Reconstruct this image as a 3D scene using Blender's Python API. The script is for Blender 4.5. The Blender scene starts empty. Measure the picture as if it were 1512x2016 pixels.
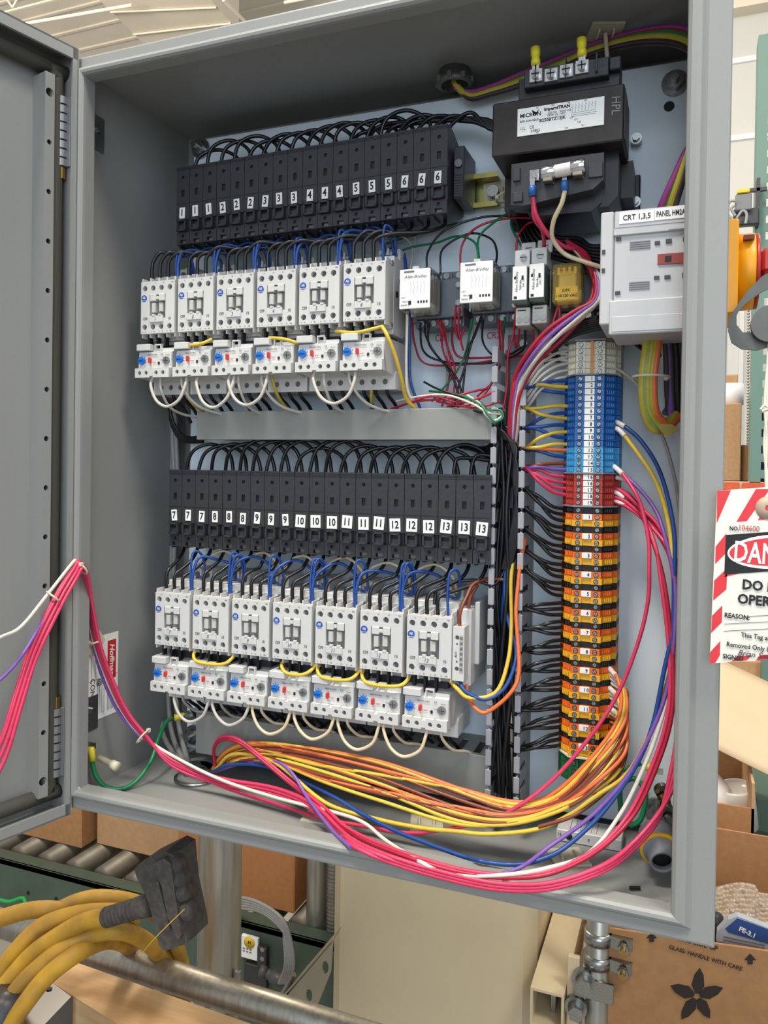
import bpy, math, random
from mathutils import Vector, Matrix
from mathutils.geometry import tessellate_polygon
PI = math.pi
random.seed(7)
scn = bpy.context.scene
col = scn.collection

# ---------------------------------------------------------------- camera
CX, CY, CZ, YAW, PITCH, ROLL, FOC, SX, SY = .6069, -.6522, .3631, .3746, -.0119, .015, 1543.02, -12.3, -67.6
_f = Vector((-math.sin(YAW)*math.cos(PITCH), math.cos(YAW)*math.cos(PITCH), math.sin(PITCH)))
_r = Vector((math.cos(YAW), math.sin(YAW), 0)); _u = _r.cross(_f)
CR_ = _r*math.cos(ROLL)+_u*math.sin(ROLL); CU_ = _u*math.cos(ROLL)-_r*math.sin(ROLL)
cam = bpy.data.objects.new('camera', bpy.data.cameras.new('camera')); col.objects.link(cam)
cam.data.sensor_width = 36; cam.data.lens = FOC*36/2016
cam.data.shift_x = -SX/2016; cam.data.shift_y = SY/2016
cam.data.clip_start = .02; cam.data.clip_end = 100
m = Matrix((CR_, CU_, -_f)).transposed().to_4x4(); m.translation = Vector((CX, CY, CZ)); cam.matrix_world = m
scn.camera = cam

def at(u, v, x=None, y=None, z=None):
    """point of the photograph (u, v) on the plane x=, y= or z= of the room"""
    d = _f+CR_*((u-756-SX)/FOC)-CU_*((v-1008-SY)/FOC); C = Vector((CX, CY, CZ))
    i, w = (0, x) if x is not None else ((1, y) if y is not None else (2, z))
    return C+d*((w-C[i])/d[i])

# ---------------------------------------------------------------- world, lamps, exposure
wd = bpy.data.worlds.new('world'); scn.world = wd; wd.use_nodes = True
bg = wd.node_tree.nodes['Background']; bg.inputs[0].default_value = (.93, .96, 1.0, 1); bg.inputs[1].default_value = .54
scn.view_settings.view_transform = 'Standard'; scn.view_settings.look = 'None'
scn.view_settings.exposure = .06; scn.view_settings.gamma = 1; scn.view_settings.use_curve_mapping = False
def area(name, loc, target, size, power, colour, size_y=None):
    l = bpy.data.lights.new(name, 'AREA'); l.energy = power; l.color = colour; l.size = size
    if size_y: l.shape = 'RECTANGLE'; l.size_y = size_y
    o = bpy.data.objects.new(name, l); col.objects.link(o); o.location = loc
    o.rotation_euler = (Vector(target)-Vector(loc)).to_track_quat('-Z', 'Y').to_euler(); return o
area('high_bay_lamp', (-.2, -1.3, 3.4), (.3, 0, .3), .8, 125, (1, .92, .80))
area('high_bay_lamp', (2.2, -1.0, 3.4), (.5, .2, .2), .8, 75, (1, .92, .80))
area('high_bay_lamp', (-2.2, 3.2, 3.6), (-.6, 1.6, -.4), .9, 110, (1, .86, .68))
area('high_bay_lamp', (2.8, 3.0, 3.6), (1.2, 2.4, 0), .9, 62, (1, .92, .82))
area('dock_door_daylight', (1.6, -3.8, 1.3), (.3, .1, .4), 2.4, 66, (.74, .87, 1), 2.6)

area('ceiling_fill_light', (-3.2, -.5, 2.2), (-4.2, 6, 4.6), 1.5, 330, (1, .90, .76))  # added fill light that brightens the ceiling, not a real fixture

# ---------------------------------------------------------------- materials
def lin(h):
    out = []
    for i in (0, 2, 4):
        c = int(h[i:i+2], 16)/255
        out.append(c/12.92 if c <= .04045 else ((c+.055)/1.055)**2.4)
    return (*out, 1)
MT = {}
def mat(name, h, rough=.5, metal=0., grain=0., bump=0., scale=60, h2=None, alpha=None, ior=None, trans=0, emit=0, spec=None, stretch=None):
    if name in MT: return MT[name]
    m = bpy.data.materials.new(name); m.use_nodes = True; nt = m.node_tree; b = nt.nodes['Principled BSDF']
    b.inputs['Base Color'].default_value = lin(h); b.inputs['Roughness'].default_value = rough; b.inputs['Metallic'].default_value = metal
    if spec is not None: b.inputs['Specular IOR Level'].default_value = spec
    if trans: b.inputs['Transmission Weight'].default_value = trans
    if ior: b.inputs['IOR'].default_value = ior
    if alpha is not None: b.inputs['Alpha'].default_value = alpha
    if emit: b.inputs['Emission Color'].default_value = lin(h); b.inputs['Emission Strength'].default_value = emit
    if grain or bump or h2:
        tc = nt.nodes.new('ShaderNodeTexCoord'); mp = nt.nodes.new('ShaderNodeMapping'); n = nt.nodes.new('ShaderNodeTexNoise')
        n.inputs['Scale'].default_value = scale; n.inputs['Detail'].default_value = 4
        if stretch: mp.inputs['Scale'].default_value = stretch
        nt.links.new(tc.outputs['Object'], mp.inputs[0]); nt.links.new(mp.outputs[0], n.inputs['Vector'])
        if grain or h2:
            r = nt.nodes.new('ShaderNodeValToRGB'); c = lin(h)
            c2 = lin(h2) if h2 else tuple(min(1, q*(1+grain)) for q in c[:3])+(1,)
            c1 = c if h2 else tuple(q*(1-grain) for q in c[:3])+(1,)
            r.color_ramp.elements[0].position = .35; r.color_ramp.elements[1].position = .68
            r.color_ramp.elements[0].color = c1; r.color_ramp.elements[1].color = c2
            nt.links.new(n.outputs[0], r.inputs[0]); nt.links.new(r.outputs[0], b.inputs['Base Color'])
        if bump:
            bp = nt.nodes.new('ShaderNodeBump'); bp.inputs['Strength'].default_value = bump; bp.inputs['Distance'].default_value = .001
            nt.links.new(n.outputs[0], bp.inputs['Height']); nt.links.new(bp.outputs[0], b.inputs['Normal'])
    MT[name] = m; return m
PAINT = mat('enclosure_paint', '8E908E', .38, grain=.02, bump=.05, scale=600)
PAINT2 = mat('duct_grey', '8A8C88', .5, grain=.03, scale=50)
PANEL = mat('panel_white_daylit', 'DFECF6', .24, grain=.03, scale=9)  # white paint; reflected blue daylight is put into the base colour
BLACK = mat('black_plastic', '303135', .42, grain=.12, bump=.15, scale=300)
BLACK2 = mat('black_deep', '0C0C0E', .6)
WHITE = mat('device_white', 'CBCBC9', .45, grain=.02, scale=80)
WHITE2 = mat('device_offwhite', 'C2C1BB', .5, grain=.03, scale=80)
GREYD = mat('device_grey', '85878A', .5)
SLATE = mat('socket_grey', '5D646E', .5)
LABEL = mat('label_white', 'EDEDEA', .5)
INK = mat('ink_black', '151518', .6)
INKG = mat('ink_grey', '6B6B70', .7)
INKR = mat('ink_red', 'C4323A', .6)
BLUE = mat('emblem_blue', '1F4FA8', .4)
DIAL = mat('dial_blue', '1E6FD0', .35)
RED = mat('button_red', 'C9302C', .4)
ZINC = mat('zinc_screw', 'A2A3A1', .30, metal=1, grain=.15, scale=500)
CHROME = mat('chrome', 'D5D6D8', .16, metal=1)
BRASS = mat('brass', 'B8924A', .3, metal=1)
YZINC = mat('yellow_zinc', 'B9A24C', .3, metal=1, h2='8FA070', scale=60)
GALV = mat('galvanized', '9C9A92', .42, metal=.85, grain=.18, scale=35, bump=.1)
PIPE = mat('pipe_steel', 'A9A69C', .36, metal=.8, grain=.15, scale=18, stretch=(8, 8, .6))
TIE = mat('nylon_natural', 'CFC9B2', .45)
CARD = mat('cardboard', 'A67A50', .85, grain=.07, bump=.2, scale=90)
CARD2 = mat('cardboard_light', 'B6906A', .85, grain=.06, bump=.2, scale=90)
CREAM = mat('cream_paint', 'D2C19F', .5, grain=.03, scale=8)
PAPER = mat('kraft_cream', 'C7B293', .8, grain=.03, scale=6)
WOOD = mat('pine_wood', 'D0AE82', .7, h2='B48B5C', scale=5, stretch=(1, 9, 14), bump=.2)
GREEN = mat('conveyor_green', '47564A', .5, grain=.08, scale=30)
ROLL = mat('roller_steel', '6F685B', .5, metal=.5, grain=.15, scale=40)
YCAB = mat('cable_yellow', 'C09224', .55, h2='94702A', scale=25, bump=.1)
RUBBER = mat('rubber_black', '4B4641', .75, grain=.25, bump=.4, scale=150)
WALLW = mat('wall_white', 'C4C5C2', .7)
CEIL = mat('ceiling_cream', 'DDD5C4', .8, grain=.03, scale=3)
HY = mat('handle_yellow', 'F2A50E', .4)
HR = mat('handle_red', 'B02A25', .4)
GLASS = mat('clear_cover', 'E8ECEE', .08, trans=1, ior=1.2)
GOLD = mat('gold_cover', 'F6DC80', .06, trans=.85, ior=1.3)
WC = dict(k='141417', w='D8D2C6', y='D6B640', b='1C458C', r='A81F38', p='D23A60', o='E0703C', n='7A3B26', g='127A48', v='7B56A8', gr='8E8E8C', wg='B9B4AC', ol='B7A93C', dk='3D2F33', cr='D2C2A4', lg='86A05A')
WN = dict(k='black', w='white', y='yellow', b='blue', r='red', p='pink-red', o='orange', n='brown', g='green', v='violet', gr='grey', wg='pale grey', ol='olive yellow', dk='dark brown', cr='cream', lg='light green')
WM = {k: mat('wire_'+WN[k].replace(' ', '_').replace('-', '_'), v, .33 if k == 'k' else .38, grain=.06, scale=200) for k, v in WC.items()}

# ---------------------------------------------------------------- geometry helpers
def smoothpath(P, n=6, closed=False):
    P = [Vector(p) for p in P]
    if len(P) < 3 and not closed: return P
    out = []; N = len(P)
    for i in range(N if closed else N-1):
        if closed: a, b, c, d = P[(i-1) % N], P[i], P[(i+1) % N], P[(i+2) % N]
        else:
            b, c = P[i], P[i+1]; a = P[i-1] if i else b*2-c; d = P[i+2] if i+2 < N else c*2-b
        for k in range(n):
            t = k/n
            out.append(.5*((2*b)+(c-a)*t+(2*a-5*b+4*c-d)*t*t+(3*b-a-3*c+d)*t**3))
    if not closed: out.append(P[-1])
    return out
class G:
    def __init__(s): s.v = []; s.f = []; s.sm = []
    def add(s, v, f, sm=False):
        n = len(s.v); s.v += [tuple(p) for p in v]; s.f += [tuple(i+n for i in q) for q in f]; s.sm += [sm]*len(f); return s
    def box(s, a, b, bev=0):
        x0, x1 = sorted((a[0], b[0])); y0, y1 = sorted((a[1], b[1])); z0, z1 = sorted((a[2], b[2]))
        if not bev:
            v = [(x, y, z) for z in (z0, z1) for y in (y0, y1) for x in (x0, x1)]
            return s.add(v, [(0, 2, 3, 1), (4, 5, 7, 6), (0, 1, 5, 4), (2, 6, 7, 3), (0, 4, 6, 2), (1, 3, 7, 5)])
        c = min(bev, (x1-x0)*.45, (y1-y0)*.45, (z1-z0)*.45); V = []; idx = {}
        for sx in (0, 1):
            for sy in (0, 1):
                for sz in (0, 1):
                    X, Y, Z = (x0, x1)[sx], (y0, y1)[sy], (z0, z1)[sz]; dx, dy, dz = (c, -c)[sx], (c, -c)[sy], (c, -c)[sz]
                    for k, p in enumerate(((X, Y+dy, Z+dz), (X+dx, Y, Z+dz), (X+dx, Y+dy, Z))):
                        idx[(sx, sy, sz, k)] = len(V); V.append(p)
        F = []; I = lambda *q: idx[q]
        for a_ in (0, 1):
            F += [(I(a_, 0, 0, 0), I(a_, 1, 0, 0), I(a_, 1, 1, 0), I(a_, 0, 1, 0)), (I(0, a_, 0, 1), I(1, a_, 0, 1), I(1, a_, 1, 1), I(0, a_, 1, 1)), (I(0, 0, a_, 2), I(1, 0, a_, 2), I(1, 1, a_, 2), I(0, 1, a_, 2))]
            for b_ in (0, 1):
                F += [(I(a_, b_, 0, 0), I(a_, b_, 0, 1), I(a_, b_, 1, 1), I(a_, b_, 1, 0)), (I(a_, 0, b_, 0), I(a_, 0, b_, 2), I(a_, 1, b_, 2), I(a_, 1, b_, 0)), (I(0, a_, b_, 1), I(0, a_, b_, 2), I(1, a_, b_, 2), I(1, a_, b_, 1))]
                for c_ in (0, 1): F.append((I(a_, b_, c_, 0), I(a_, b_, c_, 1), I(a_, b_, c_, 2)))
        ce = Vector(((x0+x1)/2, (y0+y1)/2, (z0+z1)/2))
        for k, q in enumerate(F):
            p = [Vector(V[i]) for i in q]; n = (p[1]-p[0]).cross(p[2]-p[0])
            if n.dot(sum(p, Vector())/len(p)-ce) < 0: F[k] = q[::-1]
        return s.add(V, F)
    def cyl(s, p, q, r, n=14, r2=None, caps=True, sm=True):
        p, q = Vector(p), Vector(q); d = (q-p).normalized(); a = d.orthogonal().normalized(); b = d.cross(a); r2 = r if r2 is None else r2
        v = []
        for c, rr in ((p, r), (q, r2)):
            for k in range(n): t = 2*PI*k/n; v.append(c+a*math.cos(t)*rr+b*math.sin(t)*rr)
        s.add(v, [(k, (k+1) % n, n+(k+1) % n, n+k) for k in range(n)], sm)
        if caps: s.add(v, [tuple(range(n))[::-1], tuple(range(n, 2*n))])
        return s
    def lathe(s, prof, o=(0, 0, 0), ax=(0, 0, 1), n=20):
        """prof: (radius, height) along ax"""
        o = Vector(o); d = Vector(ax).normalized(); a = d.orthogonal().normalized(); b = d.cross(a); v = []; F = []
        for r, h in prof:
            for k in range(n): t = 2*PI*k/n; v.append(o+d*h+a*math.cos(t)*r+b*math.sin(t)*r)
        for j in range(len(prof)-1):
            for k in range(n): F.append((j*n+k, j*n+(k+1) % n, (j+1)*n+(k+1) % n, (j+1)*n+k))
        return s.add(v, F, True)
    def tube(s, P, r, n=8, closed=False, sub=6, taper=None):
        P = smoothpath(P, sub, closed) if sub > 1 else [Vector(p) for p in P]; N = len(P); v = []; F = []; up = None
        for i in range(N):
            t = (P[(i+1) % N]-P[i-1]) if closed else (P[min(i+1, N-1)]-P[max(i-1, 0)])
            t = t.normalized() if t.length > 1e-9 else Vector((0, 0, 1))
            up = t.orthogonal().normalized() if up is None else (up-t*up.dot(t)).normalized()
            w = t.cross(up); rr = r if taper is None else r*taper(i/(N-1))
            for k in range(n): a = 2*PI*k/n; v.append(P[i]+up*math.cos(a)*rr+w*math.sin(a)*rr)
        for i in range(N if closed else N-1):
            j = (i+1) % N
            for k in range(n): F.append((i*n+k, i*n+(k+1) % n, j*n+(k+1) % n, j*n+k))
        s.add(v, F, True)
        if not closed: s.add(v[:n], [tuple(range(n))[::-1]]); s.add(v[-n:], [tuple(range(n))])
        return s
    def prism(s, poly, ax, lo, hi):
        """poly in the two axes other than ax, in order"""
        def mk(p, h):
            q = list(p); q.insert(ax, h); return q
        n = len(poly); tri = tessellate_polygon([[Vector((*p, 0)) for p in poly]])
        s.add([mk(p, lo) for p in poly]+[mk(p, hi) for p in poly], [t for t in tri]+[tuple(i+n for i in t[::-1]) for t in tri]+[(i, (i+1) % n, n+(i+1) % n, n+i) for i in range(n)]); return s
    def plate(s, outer, holes, y0, y1):
        """plate in the xz plane with holes"""
        L = [outer]+holes; tri = tessellate_polygon([[Vector((*p, 0)) for p in q] for q in L]); flat = [p for q in L for p in q]; n = len(flat)
        s.add([(p[0], y0, p[1]) for p in flat]+[(p[0], y1, p[1]) for p in flat], [tuple(t) for t in tri]+[tuple(i+n for i in t[::-1]) for t in tri])
        o = 0
        for q in L:
            k = len(q); s.add([(p[0], y0, p[1]) for p in q]+[(p[0], y1, p[1]) for p in q], [(i, (i+1) % k, k+(i+1) % k, k+i) for i in range(k)])
        return s
    def mesh(s, name, m):
        me = bpy.data.meshes.new(name); me.from_pydata(s.v, [], s.f); me.polygons.foreach_set('use_smooth', s.sm); me.materials.append(m)
        import bmesh
        b = bmesh.new(); b.from_mesh(me); bmesh.ops.recalc_face_normals(b, faces=b.faces); b.to_mesh(me); b.free(); return me
    def build(s, name, m, parent=None, loc=(0, 0, 0), rot=None):
        return put(name, s.mesh(name, m), parent, loc, rot)
def put(name, me, parent=None, loc=(0, 0, 0), rot=None):
    o = bpy.data.objects.new(name, me); col.objects.link(o); o.parent = parent; o.location = loc
    if rot: o.rotation_euler = rot
    return o
def circ(x, z, r, n=14): return [(x+r*math.cos(2*PI*k/n), z+r*math.sin(2*PI*k/n)) for k in range(n)]
def rect(x0, z0, x1, z1): return [(x0, z0), (x1, z0), (x1, z1), (x0, z1)]
import re
def words_for(t): return re.sub(r'\d+', lambda q: NW[int(q.group())] if int(q.group()) < 21 else q.group(), t)
def tag(o, label=None, cat=None, group=None, kind=None):
    if label: o['label'] = words_for(label)
    if cat: o['category'] = cat
    if group: o['group'] = group
    if kind: o['kind'] = kind
    return o
def thing(name, loc, label, cat, group=None, rot=None):
    o = put(name, None, None, loc, rot); return tag(o, label, cat, group)
_kids = {}
def dup(o, parent=None, loc=None, label=None, group=None, rot=None):
    c = o.copy(); col.objects.link(c); c.parent = parent
    if loc is not None: c.location = loc
    if rot is not None: c.rotation_euler = rot
    if label: c['label'] = words_for(label)
    if group: c['group'] = group
    for ch in _kids[o.name] if o.name in _kids else kidlist(o): dup(ch, c)
    return c
def kidlist(o):
    _kids[o.name] = [x for x in col.objects if x.parent == o]; return _kids[o.name]
_tx = {}
def txt(t, size, m, parent=None, loc=(0, 0, 0), rot=(PI/2, 0, 0), name='lettering', align='CENTER', bold=0, sx=1, shear=0, dep=.0001, sp=1):
    key = (t, size, m.name, align, bold, sx, shear, dep, sp)
    if key not in _tx:
        c = bpy.data.curves.new('lettering', 'FONT'); c.body = t; c.size = size; c.align_x = align; c.align_y = 'CENTER'; c.resolution_u = 2
        c.extrude = dep; c.offset = bold; c.shear = shear; c.space_character = sp
        o = bpy.data.objects.new('tmp', c); me = bpy.data.meshes.new_from_object(o); bpy.data.objects.remove(o)
        me.materials.clear(); me.materials.append(m); me.name = 'lettering'
        if sx != 1:
            for v in me.vertices: v.co.x *= sx
        _tx[key] = me
    return put(name, _tx[key], parent, loc, rot)
def clear(u, v, y):
    p = at(u, v, y=y)
    if y > .2 or not -.01 < p.x < .64: return p
    while y > -.0105 and ((p.z < .0060 and y > .014) or (p.z < .0235 and -.0105 < y < .018)): y -= .0015; p = at(u, v, y=y)
    return p
KIND = dict([('black arches', 'jumper_wire'), ('yellow', 'jumper_wire'), ('coil jumper', 'jumper_wire'), ('blue coil', 'coil_wire'), ('pale loops', 'jumper_wire'), ('short yellow', 'jumper_wire'), ('thin control', 'control_wire'), ('control bundle', 'control_wire'), ('long', 'field_wire'), ('low harness', 'field_wire'), ('brown wires', 'field_wire'), ('heavy', 'supply_cable'), ('folded', 'supply_cable'), ('dark cables', 'supply_cable'), ('grey cables', 'supply_cable'), ('black wires feeding', 'power_wire'), ('black wires dropping', 'power_wire'), ('black feed', 'power_wire')])
def wire(P, c, r, label, group=None, cat='wire', name='wire', n=8, sub=6, m=None):
    if name == 'wire':
        for q in KIND:
            if group and group.startswith(q): name = KIND[q]
        if 'ground wire' in label: name = 'ground_wire'
        if label.startswith('long'): name = 'field_wire'
    if max(abs(q) for q in P[0][:2]) > 20:
        if name == 'field_wire' or len(P) > 9: P = smoothpath(P, 3); sub = 3
        P = [clear(*p) for p in P]
    else: P = [Vector(p) for p in P]
    o = G().tube(P, r, n, sub=sub).build(name, m or WM[c]); return tag(o, label, cat, group)
def xz(u0, v0, u1, v1, y):
    a, b = at(u0, v0, y=y), at(u1, v1, y=y); return a.x, b.x, b.z, a.z
NW = ['zero', 'one', 'two', 'three', 'four', 'five', 'six', 'seven', 'eight', 'nine', 'ten', 'eleven', 'twelve', 'thirteen', 'fourteen', 'fifteen', 'sixteen', 'seventeen', 'eighteen', 'nineteen', 'twenty']
NTH = ['first', 'second', 'third', 'fourth', 'fifth', 'sixth', 'seventh', 'eighth', 'ninth', 'tenth', 'eleventh', 'twelfth', 'thirteenth', 'fourteenth', 'fifteenth', 'sixteenth', 'seventeenth', 'eighteenth', 'nineteenth', 'twentieth', 'twenty-first', 'twenty-second']
def screwhead(g, x, z, y, r, slot=True):
    g.cyl((x, y, z), (x, y+.002, z), r, 12)

# ---------------------------------------------------------------- building shell
FZ = -1.35
def struct(name, g, m, parent=None): o = g.build(name, m, parent); o['kind'] = 'structure'; return o
struct('floor', G().box((-9, -5, FZ-.1), (6, 12, FZ)), mat('floor_concrete', '8A8780', .5, grain=.12, bump=.1, scale=4))
ceil = struct('ceiling', G().box((-14, .5, 4.6), (6, 16, 4.7)), CEIL)
for k in range(26):
    g = G(); y = 1.2+k*.3
    g.box((-12, y, 4.585), (-.5, y+.03, 4.6)); g.build('deck_rib', CEIL, ceil)
WY = 5.15
wl = struct('wall_back', G().box((-.2, WY, FZ), (6, WY+.15, 4.7)), WALLW)
for v in (-40, 123, 274): z = at(1440, v, y=WY).z; G().box((-.2, WY-.02, z-.016), (6, WY, z+.016)).build('panel_seam', mat('seam_white', 'F4F4F0', .6), wl)
z = at(1440, 36, y=WY).z; struct('trim_1', G().box((-.2, WY-.12, z), (6, WY, z+.5)), CEIL)
def truss(y, z, nm):
    t = thing('roof_truss', (0, 0, 0), nm, 'roof truss', 'steel roof joists')
    G().box((-12, y-.008, z), (-.6, y+.008, z+.015)).build('bottom_chord', CEIL, t); G().box((-12, y-.01, z+.40), (-.6, y+.01, z+.42)).build('top_chord', CEIL, t)
    for k in range(20):
        x = -11.8+k*.55; G().tube([(x, y, z+.03), (x+.28, y, z+.38)], .010, 6, sub=1).build('web_rod', CEIL, t); G().tube([(x+.28, y, z+.38), (x+.55, y, z+.03)], .010, 6, sub=1).build('web_rod', CEIL, t)
for k, (y, z) in enumerate(((4.3, 4.1), (6.4, 4.1), (8.6, 4.1))):
    truss(y, z, ['cream steel roof joist, the nearest one above the enclosure', 'cream steel roof joist, the middle one of the row', 'cream steel roof joist, the farthest one by the ceiling duct'][k])
d = thing('air_duct', (0, 0, 0), 'wide cream air duct running under the roof deck', 'duct')
P0 = [at(375, -40, z=3.9), at(640, -40, z=3.9), at(415, 52, z=3.9), at(262, 70, z=3.9)]
A, B = at(185, -10, z=3.8), at(405, -10, z=3.8); A2, B2 = at(285, 88, z=3.8), at(470, 60, z=3.8)
G().add([A, B, B2, A2]+[p+Vector((0, 0, .6)) for p in (A, B, B2, A2)], [(0, 1, 2, 3), (4, 7, 6, 5), (0, 4, 5, 1), (1, 5, 6, 2), (2, 6, 7, 3), (3, 7, 4, 0)]).build('duct_section', CEIL, d)
for t in (.3, .75):
    a, b = A.lerp(A2, t), B.lerp(B2, t); G().tube([a-Vector((0, 0, .01)), b-Vector((0, 0, .01))], .008, 6, sub=1).build('duct_seam', CEIL, d)
for k, (p, q) in enumerate((((30, 50), (260, 10)), ((440, 0), (500, 60)), ((560, 5), (640, -10)))):
    o = G().tube([at(*p, z=3.7), at(*q, z=3.7)], .012, 8, sub=1).build('ceiling_pipe', CEIL)
    tag(o, ['cream pipe crossing under the joists left of the air duct', 'cream pipe right of the air duct', 'cream pipe by the top edge above the enclosure'][k], 'pipe')

# ---------------------------------------------------------------- enclosure
W, H, D = .632, .787, .205
enc = thing('electrical_enclosure', (0, 0, 0), 'large open grey painted steel electrical enclosure with hinged door', 'enclosure')
def ring(prof, x0, x1, z0, z1, w=(1, 1, 1, 1)):
    """prof (inset, y) swept round a rectangle; w scales insets left, right, bottom, top"""
    g = G(); v = []
    for d_, y in prof: v += [(x0+d_*w[0], y, z0+d_*w[2]), (x1-d_*w[1], y, z0+d_*w[2]), (x1-d_*w[1], y, z1-d_*w[3]), (x0+d_*w[0], y, z1-d_*w[3])]
    f = []
    for j in range(len(prof)-1):
        for k in range(4): f.append((j*4+k, j*4+(k+1) % 4, j*4+4+(k+1) % 4, j*4+4+k))
    return g.add(v, f)
g = G().box((-.004, .004, -.002), (0, D, H+.002)).box((W-.002, .004, -.002), (W+.002, D, H+.002)).box((-.004, .004, -.002), (W+.002, D, .003)).box((-.004, .004, H-.003), (W+.002, D, H+.002)).box((-.004, D, -.002), (W+.002, D+.002, H+.002))
g.build('shell', PAINT, enc)
ring([(0, .012), (0, .0022), (.0006, .0006), (.0022, 0), (.0105, 0), (.0118, -.0015), (.0135, -.004), (.0155, -.005), (.018, -.0045), (.0196, -.002), (.02, .001), (.02, .014), (.0188, .014)], -.004, W+.002, -.002, H+.002, (1, 1.6, 1.1, 1.05)).build('rim', PAINT, enc)
G().tube([(.012, .001, .022), (.017, .001, .0195), (.02, .001, .0165)], .0022, 6).build('weld_bead', PAINT, enc)
# door
ang = math.radians(-103.3)
door = put('door', None, enc, (-.001, -.002, 0), (0, 0, ang))
DZ0, DZ1, DL = -.006, .7945, .63
G().box((0, -.022, DZ0), (DL, -.020, DZ1)).build('door_skin', PAINT, door)
g = G().box((-.001, -.022, DZ0), (.001, .012, DZ1)).box((0, -.022, DZ1-.002), (DL, .012, DZ1)).box((0, -.022, DZ0), (DL, .012, DZ0+.002))
g.box((0, .009, DZ0), (.006, .012, DZ1)).box((0, .009, DZ1-.012), (DL, .012, DZ1)).box((0, .009, DZ0), (DL, .012, DZ0+.012))
g.build('door_flange', PAINT, door)
GK = mat('gasket_dark', '45443C', .7)
path = [(.62, DZ1-.021), (.05, DZ1-.021), (.022, DZ1-.022), (.0135, DZ1-.030), (.0125, DZ1-.06), (.0125, .4), (.0125, DZ0+.06), (.0135, DZ0+.030), (.022, DZ0+.022), (.05, DZ0+.021), (.62, DZ0+.021)]
G().tube([(x, -.009, z) for x, z in path], .0078, 10, sub=4).build('gasket', GK, door)
holes = [circ(.026, .035+.0505*k, .0027 if k not in (0, 14) else .0045, 12) for k in range(15)]
g = G(); g.plate(rect(.0215, .018, .0305, .762), [], 0, .0015); 
tri = G().plate(rect(.0205, .018, .0312, .762), holes, .001, .0025)
rail = tri.build('perforated_rail', PAINT, door, (0, 0, 0)); g = G().box((.0212, -.02, .018), (.0225, .001, .762)).box((.0295, -.02, .018), (.0308, .001, .762)); g.build('rail_side', PAINT, rail)
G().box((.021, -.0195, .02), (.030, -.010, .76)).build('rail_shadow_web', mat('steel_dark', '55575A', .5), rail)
def hinge(z, nm, flip):
    h = put('hinge', None, enc, (0, 0, z)); h['label'] = nm
    for k in range(8):
        g = G().cyl((-.0085, -.0075, -.035+k*.0092), (-.0085, -.0075, -.0275+k*.0092), .0063, 14); g.build('knuckle', mat('hinge_grey', '8F9294', .35, metal=.5), h)
    zz = -.036 if not flip else .0375
    G().cyl((-.0085, -.0075, zz), (-.0085, -.0075, zz-.012 if not flip else zz+.012), .0045, 12).build('pin_end', BRASS, h)
    G().box((-.0035, -.006, -.035), (.0015, .003, .038), .0006).build('hinge_leaf', mat('hinge_grey', '8F9294'), h)
hinge(.709, 'upper grey barrel hinge with brass pin end below', False); hinge(.068, 'lower grey barrel hinge with pin end above', True)
# brackets on the left wall behind the hinges
def hbr(z, nm):
    t = thing('hinge_bracket', (0, 0, 0), nm, 'bracket')
    G().box((.0004, .014, z-.019), (.0016, .046, z+.019), .0004).build('plate', ZINC, t); G().box((.0016, .014, z-.019), (.012, .0155, z+.019)).build('flange', ZINC, t)
    G().cyl((.0016, .036, z+.004), (.005, .036, z+.004), .004, 6).build('nut', ZINC, t); return t
hbr(.725, 'zinc plate bracket on left wall beside the upper hinge'); hbr(.088, 'zinc plate bracket on left wall beside the lower hinge with green ground wire')
# rail and label sheet on the left wall
st = thing('rating_sticker', (0, 0, 0), 'white printed maker sticker with red logo block on left inner wall', 'sticker')
c4 = [at(203, 1262, x=.0006), at(232, 1256, x=.0006), at(229, 1415, x=.0006), at(172, 1431, x=.0006), at(174, 1270, x=.0006)]
y0, y1, z0, z1 = .029, .079, .078, .171
G().box((.0003, y0, z0), (.0008, y1, z1)).build('sheet', LABEL, st)
R90 = (PI/2, PI/2, PI/2)
G().box((.0008, y1-.018, z1-.052), (.0010, y1-.004, z1-.008)).build('logo_block', mat('logo_red', 'C3202B', .5), st)
txt('Hoffman', .0105, LABEL, st, (.0011, y1-.011, z1-.030), R90, shear=.3, bold=.0002)
txt('CONCEPT', .0100, INK, st, (.0010, y0+.008, z0+.027), R90, sx=.9)
for k in range(4): G().box((.0009, y0+.016+k*.0035, z0+.006), (.001, y0+.0165+k*.0035, z0+.042)).build('print_line', INKG, st)
for k in range(9): G().box((.0009, y0+.032+k*.0022, z0+.006), (.001, y0+.0327+k*.0022, z0+.030)).build('print_line', INKG, st)
for k in range(3): G().box((.0009, y0+.006+k*.006, z1-.050+k*.004), (.001, y0+.0066+k*.006, z1-.012)).build('print_line', INKG, st)
G().box((.0009, y0+.001, z0+.045), (.001, y1-.001, z0+.0455)).build('divider', INKG, st)
txt('@', .009, INK, st, (.0011, y0+.019, z0+.041), R90)
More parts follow.
